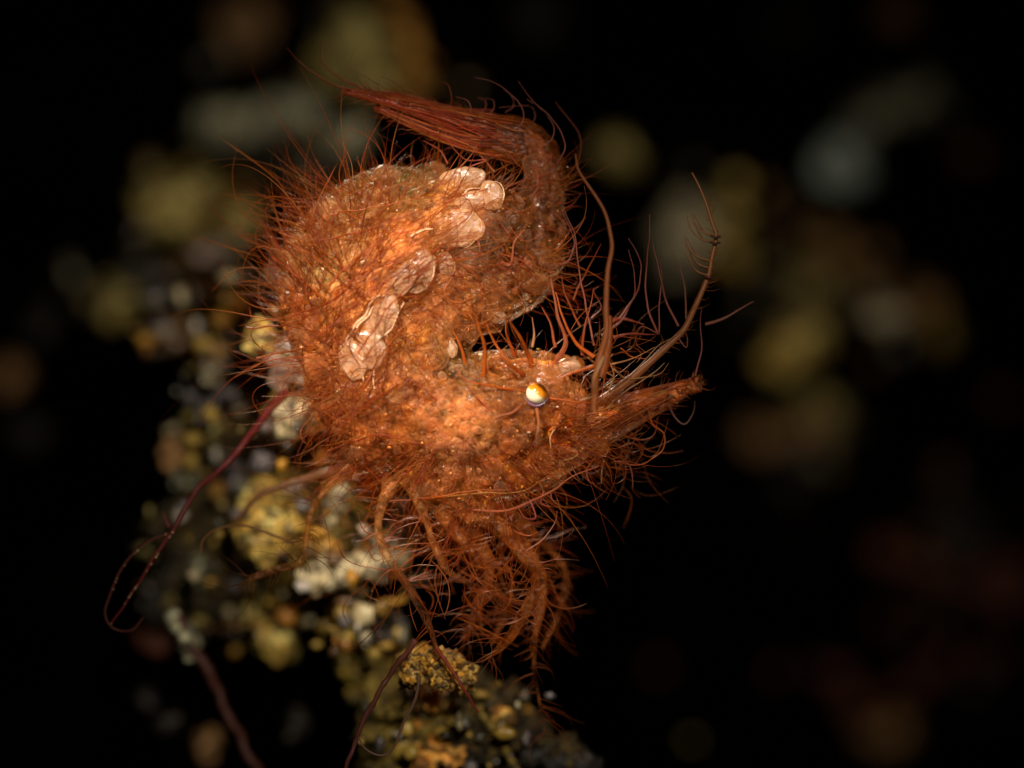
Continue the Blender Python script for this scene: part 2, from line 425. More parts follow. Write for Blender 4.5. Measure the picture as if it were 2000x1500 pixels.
bmesh.ops.delete(bm, geom=[v for v in bm.verts if dl[v.index] < .06 or is_tail[v.index]], context='VERTS')
bm.to_mesh(inner_me); bm.free()
inner = new_obj('inner_tissue', inner_me, shrimp, M_INNER)

# ------------------------------------------------------------------ surface samples for everything that grows on the shell
body_me.calc_loop_triangles()
nt_ = len(body_me.loop_triangles)
tri = np.empty(nt_ * 3, np.int32); body_me.loop_triangles.foreach_get('vertices', tri); tri = tri.reshape(-1, 3)
body_me.vertices.foreach_get('normal', Nn.ravel()) if False else None
ta, tb, tc = V[tri[:, 0]], V[tri[:, 1]], V[tri[:, 2]]
cr = np.cross(tb - ta, tc - ta); area = np.linalg.norm(cr, axis=1) / 2
tn = cr / (np.linalg.norm(cr, axis=1, keepdims=True) + 1e-12)
tsm = (Nn[tri[:, 0]] + Nn[tri[:, 1]] + Nn[tri[:, 2]]) / 3
tcen = (ta + tb + tc) / 3
t_leg = dl[tri].min(1)
def sample(n, weight):
    w = area * weight; w = w / w.sum()
    k = RNG.choice(len(tri), n, p=w)
    u = RNG.random((n, 2)); f = u.sum(1) > 1; u[f] = 1 - u[f]
    p = ta[k] + u[:, :1] * (tb[k] - ta[k]) + u[:, 1:] * (tc[k] - ta[k])
    nn = tsm[k]; nn = nn / (np.linalg.norm(nn, axis=1, keepdims=True) + 1e-9)
    return p, nn, k

# direction in which the coat is combed, by place (photo directions: x right, y down), and length in pixels
FLOW = [(560, 450, -.8, -.6, 90), (500, 600, -1, -.25, 100), (540, 690, -.95, .1, 105), (560, 780, -.9, .45, 95), (650, 870, -.6, .8, 75), (720, 330, -.5, -.85, 75),
        (640, 385, -.75, -.65, 90), (800, 315, -.2, -1, 55), (900, 325, .2, -1, 50), (750, 500, .85, -.5, 150), (850, 430, .9, -.4, 150), (690, 620, .6, -.8, 120), (640, 560, -.3, -.8, 90),
        (950, 480, .4, .5, 55), (1090, 350, 1, -.5, 60), (1100, 450, 1, -.1, 65), (1090, 550, .9, .2, 75), (1060, 260, .5, -1, 75), (980, 235, .1, -1, 50), (1000, 600, .4, .9, 45),
        (800, 800, -.8, .2, 90), (760, 880, -.9, .3, 90), (850, 920, -.5, .6, 80), (950, 850, .5, .6, 60), (1050, 920, .8, .5, 75), (1140, 880, .9, .4, 75), (980, 760, -.3, -.6, 50),
        (1050, 700, .1, -1, 60), (1150, 730, .6, -.7, 70), (900, 1000, -.4, .8, 60), (1250, 780, .6, .4, 45), (760, 700, -.3, .5, 80), (900, 620, .6, .3, 60)]
fc = np.array([P(a, b)[[0, 2]] for a, b, *_ in FLOW]); fd = np.array([(x, -y) for _, _, x, y, _ in FLOW]); fl = np.array([l for *_, l in FLOW]) / 100
fd = fd / np.linalg.norm(fd, axis=1, keepdims=True)
def flow(p):
    d2 = ((p[:, None, [0, 2]] - fc[None]) ** 2).sum(2)
    w = 1 / (d2 + 0.08) ** 1.6
    w /= w.sum(1, keepdims=True)
    f = w @ fd
    return np.stack([f[:, 0], np.zeros(len(f)), f[:, 1]], 1), w @ fl

HAIR_COLS = np.array([(.46, .1, .012), (.5, .14, .015), (.4, .07, .012), (.46, .09, .03), (.46, .16, .018), (.5, .2, .06), (.3, .045, .012)])
def hair_tints(n, cols=HAIR_COLS, lo=.7, hi=1.15):
    t = cols[RNG.integers(0, len(cols), n)] * RNG.uniform(lo, hi, (n, 1)) * np.array([.8, .66, .32])
    return t
def grow(p, d0, d1, L, K, curl=0.15, sag=None):
    """paths from p leaving along d0 and bending towards d1"""
    n = len(p)
    path = np.zeros((n, K, 3)); path[:, 0] = p
    wob = RNG.normal(0, 1, (n, 3)) * curl
    for i in range(1, K):
        t = i / (K - 1)
        d = d0 * (1 - t) + d1 * t + wob * (t * t) * 2
        d /= np.linalg.norm(d, axis=1, keepdims=True) + 1e-9
        path[:, i] = path[:, i - 1] + d * (L / (K - 1))[:, None]
    return path

tuft = np.array([noise.noise(Vector(c) * 1.15 + Vector((3, 8, 1))) + .7 * noise.noise(Vector(c) * 3.1) for c in tcen])
tuft_w = np.clip(.35 + 1.6 * tuft, 0.03, 1.6)
def coat(name, n, weight, lift, lmul, r0, K=10, curl=0.22, rnd=0.35, cols=HAIR_COLS):
    p, nn, k = sample(n, weight * tuft_w)
    f, L = flow(p)
    f = f / (np.linalg.norm(f, axis=1, keepdims=True) + 1e-6)
    f = f - nn * (f * nn).sum(1, keepdims=True) * 0.6
    d0 = nn * lift + f * 0.7 + RNG.normal(0, rnd, (n, 3))
    d1 = nn * lift * 0.45 + f * 1.0 + RNG.normal(0, rnd, (n, 3))
    for d in (d0, d1): d /= np.linalg.norm(d, axis=1, keepdims=True)
    L = L * lmul * (0.35 + 1.1 * RNG.random(n) ** 1.6) * np.clip(.75 + .6 * tuft[k], .4, 1.4)
    path = grow(p - nn * 0.02, d0, d1, L, K, curl)
    rr = r0 * RNG.uniform(0.6, 1.4, n)
    rad = rr[:, None] * taper(K, 1.0, 0.15)[None]
    o = fibres(name, path, rad, hair_tints(n, cols), M_HAIR, shrimp, 4)
    o['kind'] = 'stuff'
    return o

trunk_w = (t_leg > 0.1) * 1.0
front = np.clip(0.55 - tsm[:, 1], 0.0, 1.2)              # faces turned away from the lens carry fewer hairs
tail_zone = (tcen[:, 2] > 4.4)
px_ = tcen[:, 0] * 100 + 1000; py_ = 750 - tcen[:, 2] * 100
left_zone = np.exp(-(((px_ - 600) / 150) ** 2 + ((py_ - 600) / 230) ** 2))
eye_gap = ((px_ - 1048) ** 2 + (py_ - 768) ** 2) > 45 ** 2
plates_soft = 1 - 0.55 * np.exp(-(((px_ - 900) / 110) ** 2 + ((py_ - 840) / 70) ** 2))
band = np.ones(len(tcen))
for (bx, by, br) in [(893, 448, 62), (800, 535, 72), (740, 620, 62), (715, 685, 52), (935, 370, 62), (910, 840, 60)]:
    band *= 1 - .65 * np.exp(-(((px_ - bx) ** 2 + (py_ - by) ** 2) / br ** 2))
gap = np.where((px_ > 890) & (px_ < 1160) & (py_ > 580) & (py_ < 720), .35, 1.0)
W0 = trunk_w * eye_gap * (~tail_zone) * gap
rim = np.clip(1 - np.abs(tsm[:, 1]) * 2.2, 0, 1)
right_dim = np.where(px_ > 900, .45, 1.0)
face_on = np.clip((-tsm[:, 1] - .15) * 1.6, .06, 1)
coat('long_hair', 600, W0 * front * np.sqrt(band) * (0.3 + 1.1 * left_zone), 0.34, 2.35, 0.0085, 22, 0.5, 0.38)
coat('body_hair', 950, W0 * face_on * np.sqrt(band) * plates_soft * (1 - .3 * left_zone), 0.10, 1.3, 0.0065, 18, 0.7, 0.45)
coat('fine_hair', 1200, W0 * face_on * np.sqrt(band), 0.16, 0.75, 0.0042, 12, 0.9, 0.7, np.vstack([HAIR_COLS, [(.6, .28, .09)]]))
head_w = np.exp(-(((px_ - 960) / 150) ** 2 + ((py_ - 850) / 110) ** 2))
coat('cheek_hair', 300, W0 * face_on * head_w, 0.22, 1.5, 0.0065, 16, 0.6, 0.4)
coat('cheek_hair', 300, W0 * face_on * head_w, 0.3, 0.8, 0.0045, 12, 0.8, 0.6)
coat('edge_hair', 300, W0 * rim, 0.5, 2.4, 0.0056, 22, 0.6, 0.45)

# hairs of legs, tail and other chains stand off all round them
def chain_hair(name, chains, per, Lpx, r0, lean, d_from=0.12, K=8, cols=HAIR_COLS, curl=0.25, parent=None):
    paths, n_all = [], 0
    for ch in chains:
        c = catmull(np.array(ch, float), 80)
        pos = np.array([P(a, b, d) for a, b, d, _ in c]); rad = c[:, 3] / 100
        ln = np.linalg.norm(np.diff(pos, axis=0), axis=1).sum()
        n = int(per * ln)
        u = RNG.uniform(d_from, 0.98, n) * 79
        i = np.minimum(u.astype(int), 78); t = (u - i)[:, None]
        p = pos[i] * (1 - t) + pos[i + 1] * t
        T = pos[i + 1] - pos[i]; T /= np.linalg.norm(T, axis=1, keepdims=True)
        A = np.cross(T, (0, 1, 0)); A /= np.linalg.norm(A, axis=1, keepdims=True); B = np.cross(T, A)
        q = RNG.uniform(0, 2 * np.pi, n)[:, None]
        nn = np.cos(q) * A + np.sin(q) * B * 0.8
        d0 = nn + T * lean * RNG.uniform(0, 1, (n, 1)) + RNG.normal(0, .2, (n, 3))
        d1 = nn * .8 + T * lean * 1.4 + RNG.normal(0, .3, (n, 3))
        for d in (d0, d1): d /= np.linalg.norm(d, axis=1, keepdims=True)
        L = Lpx / 100 * (.25 + 1.0 * RNG.random(n) ** 1.5)
        paths.append(grow(p + nn * rad[i][:, None] * 0.7, d0, d1, L, K, curl)); n_all += n
    paths = np.vstack(paths)
    rr = r0 * RNG.uniform(.6, 1.5, n_all)
    o = fibres(name, paths, rr[:, None] * taper(K, 1, .2)[None], hair_tints(n_all, cols), M_HAIR, parent or shrimp, 4)
    o['kind'] = 'stuff'
    return o
LEG_COLS = np.array([(.32, .09, .025), (.36, .12, .03), (.28, .06, .02), (.38, .13, .05), (.3, .12, .04)])
chain_hair('leg_hair', [LEGS[i] for i in (0, 1, 2, 7, 8)], 18, 86, 0.0068, 0.6, cols=LEG_COLS * np.array([1.5, 1.3, 1.0]))
chain_hair('leg_hair', [LEGS[i] for i in (3, 4, 6)], 17, 88, 0.007, 0.5, cols=LEG_COLS * np.array([1.5, 1.3, 1.0]))
chain_hair('leg_hair', [LEGS[5]], 17, 95, 0.008, 0.4, 0.3, cols=np.array([(.22, .1, .04), (.28, .13, .05), (.2, .07, .03)]))
chain_hair('tail_hair', TRUNK[11:15], 55, 34, 0.007, 1.6, 0.1, cols=np.array([(.36, .08, .025), (.3, .05, .02), (.42, .14, .03)]))
chain_hair('rostrum_hair', TRUNK[9:11], 45, 32, 0.007, 1.0, 0.15, cols=np.array([(.42, .14, .03), (.36, .09, .03)]))

def tangle(name, n, cx, cy, rx, ry, d0, d1, L, r0, cols, drift=(0, 0), curl=1.0):
    p = np.array([P(cx + np.clip(RNG.normal(0, .5), -1, 1) * rx, cy + np.clip(RNG.normal(0, .5), -1, 1) * ry, RNG.uniform(d0, d1)) for _ in range(n)])
    a0 = RNG.normal(0, 1, (n, 3)) * (1, .5, 1) + np.array([drift[0], 0, -drift[1]]); a1 = RNG.normal(0, 1, (n, 3)) * (1, .5, 1) + np.array([drift[0], 0, -drift[1]])
    for d in (a0, a1): d /= np.linalg.norm(d, axis=1, keepdims=True)
    path = grow(p, a0, a1, L / 100 * RNG.uniform(.4, 1.3, n), 16, curl)
    rr = r0 * RNG.uniform(.6, 1.5, n)
    t_ = np.linspace(0, 1, 16); prof = np.minimum(1, .25 + 3 * np.minimum(t_, 1 - t_))
    o = fibres(name, path, rr[:, None] * prof[None], hair_tints(n, cols), M_HAIR, shrimp, 4); o['kind'] = 'stuff'
TC = np.array([(.42, .11, .015), (.36, .08, .012), (.46, .15, .03), (.36, .13, .05)])
tangle('leg_filament', 85, 940, 1085, 150, 150, -.5, 1.0, 120, .0075, TC * 1.5, (0, .4))
tangle('leg_filament', 70, 770, 1080, 120, 160, -.6, .5, 120, .0065, TC * 1.1, (-.3, .2))
tangle('face_filament', 110, 1170, 760, 110, 110, -1.0, .4, 110, .0060, TC, (.5, -.2))
tangle('chin_filament', 70, 1180, 890, 100, 70, -.6, .5, 90, .0052, TC * .8, (.6, .3), 1.6)
tangle('flank_filament', 200, 700, 620, 190, 250, -1.5, -.9, 150, .0075, TC, (-.1, -.1), .6)

# streaks running the length of the tail fan and of the rostrum
def streaks(name, chains, n_each, r0, cols, spread=1.0):
    paths = []
    for ch in chains:
        c = catmull(np.array(ch, float), 14)
        pos = np.array([P(a, b, d) for a, b, d, _ in c]); rad = c[:, 3] / 100
        T = np.gradient(pos, axis=0); T /= np.linalg.norm(T, axis=1, keepdims=True)
        A = np.cross(T, (0, 1, 0)); A /= np.linalg.norm(A, axis=1, keepdims=True); B = np.cross(T, A)
        for _ in range(n_each):
            q = RNG.uniform(0, 2 * np.pi); w = np.cumsum(RNG.normal(0, .12, 14))
            a = (q + w)[:, None]
            j = RNG.integers(0, 5); e = RNG.integers(9, 15)
            pp = pos + (np.cos(a) * A + np.sin(a) * B * FLAT) * rad[:, None] * RNG.uniform(1.0, 1.0 + .3 * spread)
            paths.append(catmull(pp[j:e], 12))
    paths = np.array(paths)
    rr = r0 * RNG.uniform(.6, 1.6, len(paths))
    o = fibres(name, paths, rr[:, None] * taper(12, 1, .35)[None], hair_tints(len(paths), cols), M_HAIR, shrimp, 4)
    o['kind'] = 'stuff'
RED = np.array([(.6, .09, .025), (.6, .15, .03), (.4, .045, .02), (.65, .24, .05), (.14, .04, .02)])
streaks('tail_streak', TRUNK[11:15], 70, 0.0085, RED)
streaks('rostrum_streak', TRUNK[9:11], 26, 0.010, np.array([(.48, .17, .04), (.42, .1, .025), (.55, .25, .07)]))

def strand(name, pts, r0, r1, tint, parent=shrimp, K=None, power=1.0, sides=8, rough=0.0, mat=M_HAIR):
    """pts: (px, py, depth)"""
    c = catmull(np.array([(*p, 0) if len(p) == 2 else p for p in pts], float), K or 6 * len(pts))
    pos = np.array([P(a, b, d) for a, b, d in c])
    if rough:
        for i in range(len(pos)): pos[i] += np.array(noise.noise_vector(Vector(pos[i]) * 3)) * rough
    rad = taper(len(pos), r0, r1, power) / 100
    if rough: rad = rad * (1 + RNG.normal(0, .12 if rough > .04 else .04, len(rad)))
    v, q = fibre_arrays(pos[None], rad[None], sides)
    return new_obj(name, mesh_np(name, v, q, np.tile(np.array(tint), (len(v), 1))), parent, mat)

# glassy granules crusted over the shell
def granules(n):
    w = trunk_w * np.clip(0.3 - tsm[:, 1], 0, 1.2) * (~tail_zone)
    p, nn, k = sample(n, w)
    bm = bmesh.new(); bmesh.ops.create_icosphere(bm, subdivisions=1, radius=1.0)
    bv = np.array([v.co for v in bm.verts]); bf = np.array([[v.index for v in f.verts] for f in bm.faces]); bm.free()
    nb = len(bv)
    size = 0.005 + 0.024 * RNG.random(n) ** 4
    s = size[:, None, None] * RNG.uniform(.25, 1.6, (n, 1, 3))
    vv = bv[None] * (1 + RNG.normal(0, .28, (n, nb, 1))) * s + (p + nn * 0.03)[:, None, :]
    ff = (bf[None] + (np.arange(n) * nb)[:, None, None]).reshape(-1, 3)
    zt = zone_colour(p)
    pal = np.array([(.7, .42, .26), (.75, .34, .05), (.6, .5, .4), (.8, .4, .06), (.5, .25, .15)])
    tt = np.where(RNG.random((n, 1)) < .86, zt * 1.2, pal[RNG.integers(0, len(pal), n)])
    me = mesh_np('granule', vv.reshape(-1, 3), ff, np.repeat(np.clip(tt, 0, .9), nb, axis=0), tris=True)
    o = new_obj('granule', me, shrimp, M_GRAN, smooth=False); o['kind'] = 'stuff'
granules(2600)
M_LOBE = plate_material('clear_lobe', .97, True)
def lobes(n, r0, r1, pw, extra=None, pale=0.0, sub=3, flat=.36):
    w = trunk_w * np.clip(.35 - tsm[:, 1], 0, 1.2) * (~tail_zone) * (px_ < 1170) * band
    if extra is not None: w = w * extra
    p, nn, k = sample(n, w)
    bm = bmesh.new(); bmesh.ops.create_icosphere(bm, subdivisions=sub, radius=1.0)
    bv = np.array([v.co for v in bm.verts]); bf = np.array([[v.index for v in f.verts] for f in bm.faces]); bm.free()
    vs, fs, ts = [], [], []
    zt = np.clip(zone_colour(p) * 1.25, 0, .8)
    for i in range(n):
        r = (r0 + r1 * RNG.random() ** pw)
        sd = Vector(RNG.uniform(0, 90, 3))
        q = np.array([Vector(v) * (1 + .3 * noise.noise(Vector(v) * 1.3 + sd) + .12 * noise.noise(Vector(v) * 3.5 + sd)) for v in bv])
        z = nn[i]; x = np.cross(z, (0.3, .2, 1)); x /= np.linalg.norm(x); y = np.cross(z, x)
        an = RNG.uniform(0, 6.28); sx, sy = RNG.uniform(.6, 1.25, 2)
        x2 = np.cos(an) * x + np.sin(an) * y; y2 = -np.sin(an) * x + np.cos(an) * y
        q = (q[:, :1] * sx * x2 + q[:, 1:2] * sy * y2 + q[:, 2:] * flat * z) * r + p[i] - nn[i] * .01
        vs.append(q); fs.append(bf + i * len(bv)); ts.append(np.tile(zt[i] * RNG.uniform(.6, 1.5) + RNG.uniform(0, .06) + np.array((.3, .2, .13)) * pale * RNG.random(), (len(bv), 1)))
    o = new_obj('clear_lobe', mesh_np('clear_lobe', np.vstack(vs), np.vstack(fs), np.vstack(ts), tris=True), shrimp, M_LOBE); o['kind'] = 'stuff'
lobes(110, .09, .25, 1.6)
lobes(900, .025, .075, 1.5, sub=2, flat=.5)
lobes(260, .03, .09, 1.5, np.exp(-(((px_ - 915) / 60) ** 2 + ((py_ - 835) / 75) ** 2)), 1.0, 2, .5)
lobes(120, .03, .07, 1.5, np.exp(-(((px_ - 620) / 70) ** 2 + ((py_ - 510) / 60) ** 2)), .9, 2, .5)

# pale clear plates along the flank
from mathutils.bvhtree import BVHTree
tmp = bmesh.new(); tmp.from_mesh(body_me); BVH = BVHTree.FromBMesh(tmp); tmp.free()
def surface(px, py):
    """where the shell faces the lens at this spot"""
    o = Vector((0, -CAM_D, 0)); t = Vector(P(px, py, 0.0)); d = (t - o).normalized()
    hit, nrm, _, _ = BVH.ray_cast(o, d)
    return (hit, nrm) if hit else (t, Vector((0, -1, 0)))
def glint_material():  # pale glossy colour standing in for bright highlights on the shell
    m, nt, b, out = new_mat('painted_glint'); L = nt.links.new
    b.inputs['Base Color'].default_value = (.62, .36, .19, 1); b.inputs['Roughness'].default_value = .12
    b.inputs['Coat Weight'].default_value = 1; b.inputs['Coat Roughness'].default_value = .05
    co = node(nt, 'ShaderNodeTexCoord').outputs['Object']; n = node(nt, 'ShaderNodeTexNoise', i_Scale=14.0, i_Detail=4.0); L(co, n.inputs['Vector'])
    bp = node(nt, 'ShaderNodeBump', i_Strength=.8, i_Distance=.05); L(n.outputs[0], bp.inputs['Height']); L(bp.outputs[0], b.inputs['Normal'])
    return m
M_GLINT = glint_material()
def plate(px, py, a, b, rot, thick=0.1, rim=None):
    bm = bmesh.new(); bmesh.ops.create_icosphere(bm, subdivisions=4, radius=1.0)
    ca, sa = math.cos(math.radians(rot)), math.sin(math.radians(rot))
    seed = Vector((px * .013, py * .017, 3.1))
    for v in bm.verts:
        q = v.co.copy()
        k = 1 + .2 * noise.noise(q * 1.4 + seed) + .05 * noise.noise(q * 4 + seed)
        rr = math.hypot(q.x, q.z)
        dish = 0          # the front is hollowed, with a raised lip
        x, y, z = q.x * a / 100 * k, (q.y * .8 + dish) * thick * (1 + .25 * noise.noise(q * 3 + seed)), q.z * b / 100 * k
        v.co = (x * ca - z * sa, y, x * sa + z * ca)
    me = bpy.data.meshes.new('flank_plate'); bm.to_mesh(me); bm.free()
    o = new_obj('flank_plate', me, shrimp, M_PLATE)
    h, n = surface(px, py)
    o.location = h + Vector((0, .02, 0)); o.rotation_euler = (0, 0, -RNG.uniform(0, .2))
    if rim:  # pale strand modelled along the edge in place of its bright caustic
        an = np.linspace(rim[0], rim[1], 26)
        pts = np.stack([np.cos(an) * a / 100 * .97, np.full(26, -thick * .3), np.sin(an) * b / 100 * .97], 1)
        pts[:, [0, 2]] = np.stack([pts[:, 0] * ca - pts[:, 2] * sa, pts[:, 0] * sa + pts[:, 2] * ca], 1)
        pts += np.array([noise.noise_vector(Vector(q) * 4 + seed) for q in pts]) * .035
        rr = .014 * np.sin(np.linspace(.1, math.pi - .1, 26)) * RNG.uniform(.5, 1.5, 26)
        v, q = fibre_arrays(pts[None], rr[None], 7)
        new_obj('rim_glint_strand', mesh_np('rim_glint_strand', v, q), o, M_GLINT)
    return o
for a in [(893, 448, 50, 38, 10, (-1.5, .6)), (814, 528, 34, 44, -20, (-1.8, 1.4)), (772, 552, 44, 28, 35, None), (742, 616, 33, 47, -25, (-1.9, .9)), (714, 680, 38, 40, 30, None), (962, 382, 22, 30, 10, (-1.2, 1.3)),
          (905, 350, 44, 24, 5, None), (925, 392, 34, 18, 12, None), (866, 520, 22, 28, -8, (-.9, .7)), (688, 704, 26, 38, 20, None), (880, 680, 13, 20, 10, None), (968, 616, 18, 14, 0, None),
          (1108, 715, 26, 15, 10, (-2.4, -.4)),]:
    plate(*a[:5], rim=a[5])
for ln, w in [([(676, 668), (696, 636), (722, 598), (742, 578)], 3.2), ([(790, 590), (760, 640), (752, 668)], 2), ([(707, 690), (706, 720), (712, 745)], 2), ([(735, 690), (728, 720), (732, 760)], 2.4), ([(700, 640), (712, 620), (728, 600)], 3),
              ([(800, 462), (822, 452), (842, 444)], 2.4), ([(705, 512), (712, 508), (720, 500)], 2.4), ([(905, 385), (915, 372), (935, 368)], 2.6)]:
    pp = []
    for (x, y) in catmull(np.array(ln, float), 14):
        h, n = surface(x, y); pp.append((x, y, h.y - .02))
    mb = strand('glint_strand', pp, w, w * .5, (1, 1, 1), K=30, rough=.06, sides=6, mat=M_GLINT)  # pale strand laid where the wet film flashes, a highlight made as shape
# eye
eh, en = surface(1048, 768)
def eye_material():
    m, nt, b, out = new_mat('golden_eye'); L = nt.links.new
    co = node(nt, 'ShaderNodeTexCoord').outputs['Object']
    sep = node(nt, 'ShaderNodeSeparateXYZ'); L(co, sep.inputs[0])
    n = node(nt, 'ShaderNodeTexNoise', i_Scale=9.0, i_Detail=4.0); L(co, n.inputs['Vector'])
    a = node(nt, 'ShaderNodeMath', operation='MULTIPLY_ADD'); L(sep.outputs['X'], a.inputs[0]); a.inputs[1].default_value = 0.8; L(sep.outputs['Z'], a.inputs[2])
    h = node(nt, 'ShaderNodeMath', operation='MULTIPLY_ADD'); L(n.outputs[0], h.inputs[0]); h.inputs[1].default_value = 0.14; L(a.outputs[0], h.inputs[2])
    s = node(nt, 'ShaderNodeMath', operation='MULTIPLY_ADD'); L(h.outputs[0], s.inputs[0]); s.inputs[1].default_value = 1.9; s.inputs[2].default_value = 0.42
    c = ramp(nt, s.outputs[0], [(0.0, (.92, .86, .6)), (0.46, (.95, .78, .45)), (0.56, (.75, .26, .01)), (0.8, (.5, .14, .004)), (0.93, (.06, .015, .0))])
    L(c, b.inputs['Base Color']); b.inputs['Roughness'].default_value = 0.18
    b.inputs['Coat Weight'].default_value = 1; b.inputs['Coat Roughness'].default_value = 0.03
    return m
def rim_material():
    m, nt, b, out = new_mat('violet_rim'); b.inputs['Base Color'].default_value = (.16, .06, .085, 1); b.inputs['Roughness'].default_value = .2
    b.inputs['Coat Weight'].default_value = 1
    return m
def uv_ball(name, r, mat, parent, seg=32):
    bm = bmesh.new(); bmesh.ops.create_uvsphere(bm, u_segments=seg, v_segments=seg // 2, radius=r)
    me = bpy.data.meshes.new(name); bm.to_mesh(me); bm.free()
    return new_obj(name, me, parent, mat)
eye = uv_ball('eye', 0.205, eye_material(), shrimp)
eye.location = eh + Vector((0, -0.07, 0))
# socket rim: a crescent under the eye
ang = np.radians(np.linspace(195, 345, 22))
rp = np.stack([0.225 * np.cos(ang), np.full(22, 0.0), 0.235 * np.sin(ang)], 1)
rr_ = 0.038 * np.sin(np.linspace(0.12, math.pi - .12, 22))
rv, rq = fibre_arrays(rp[None], rr_[None], 10)
new_obj('eye_rim', mesh_np('eye_rim', rv, rq), eye, rim_material())
def skin_lobe(name, px, py, a, b, rot, col, out=0.03, th=.12):
    m, nt, bs, o_ = new_mat(name + '_skin')
    bs.inputs['Base Color'].default_value = (*col, 1); bs.inputs['Roughness'].default_value = .35; bs.inputs['Subsurface Weight'].default_value = .5
    bs.inputs['Subsurface Radius'].default_value = (.3, .12, .06); bs.inputs['Subsurface Scale'].default_value = .4
    o = plate(px, py, a, b, rot, th); o.name = name; o.data.name = name
    o.data.materials.clear(); o.data.materials.append(m); o.location.y -= out
    return o
stalk = plate(1072, 750, 38, 30, -20, .26); stalk.name = stalk.data.name = 'eyestalk'; stalk.location.y += .16
ca_ = stalk.data.color_attributes.new('tint', 'FLOAT_COLOR', 'POINT')
for e in ca_.data: e.color = (.3, .09, .015, 1)
stalk.data.materials.clear(); stalk.data.materials.append(plate_material('eyestalk_skin', .85, True))

# ------------------------------------------------------------------ antennae and single bristles
ANT = (.3, .09, .02)
def d_(pts, d): return [(a, b, d) for a, b in pts]
a1 = strand('antenna', d_([(1160, 800), (1166, 720), (1184, 655), (1184, 600), (1187, 532), (1195, 487), (1191, 450), (1179, 409), (1152, 367), (1130, 332), (1124, 300)], -1.5), 7, 1.2, ANT, power=1.3, rough=.008)
strand('antenna_joint', d_([(1172, 735), (1186, 690), (1192, 650), (1190, 618)], -1.2), 10, 4, (.36, .1, .016), rough=.02)
a2 = strand('antenna', d_([(1160, 790), (1231, 742), (1284, 694), (1325, 656), (1340, 637), (1362, 589), (1383, 540), (1390, 505), (1399, 461), (1392, 439), (1374, 382), (1351, 337)], -.5), 7.5, 1.4, (.32, .11, .028), power=1.8, rough=.008)
for (x, y) in [(1398, 461), (1395, 474), (1389, 510), (1388, 524), (1385, 538)]:
    for j in range(2):
        L = random.uniform(40, 62)
        strand('side_bristle', [(x, y, -.5), (x - L * .5, y - L * .15, -.55 + .2 * j), (x - L * .85, y - L * (.5 + .2 * j), -.5), (x - L * .98, y - L * .95, -.45)], 2.4, .7, (.3, .13, .05), a2, K=9, sides=5)
for (x, y) in [(1398, 462), (1397, 474), (1385, 541)]:
    strand('joint_ring', [(x - 10, y - 1, -.6), (x, y + 1, -.68), (x + 9, y, -.6)], 2.2, 2.2, (.1, .04, .03), a2, K=6, sides=6)
strand('antenna', d_([(1377, 634), (1400, 626), (1430, 611), (1471, 588)], -.3), 3.5, .8, (.26, .09, .05), rough=.04)

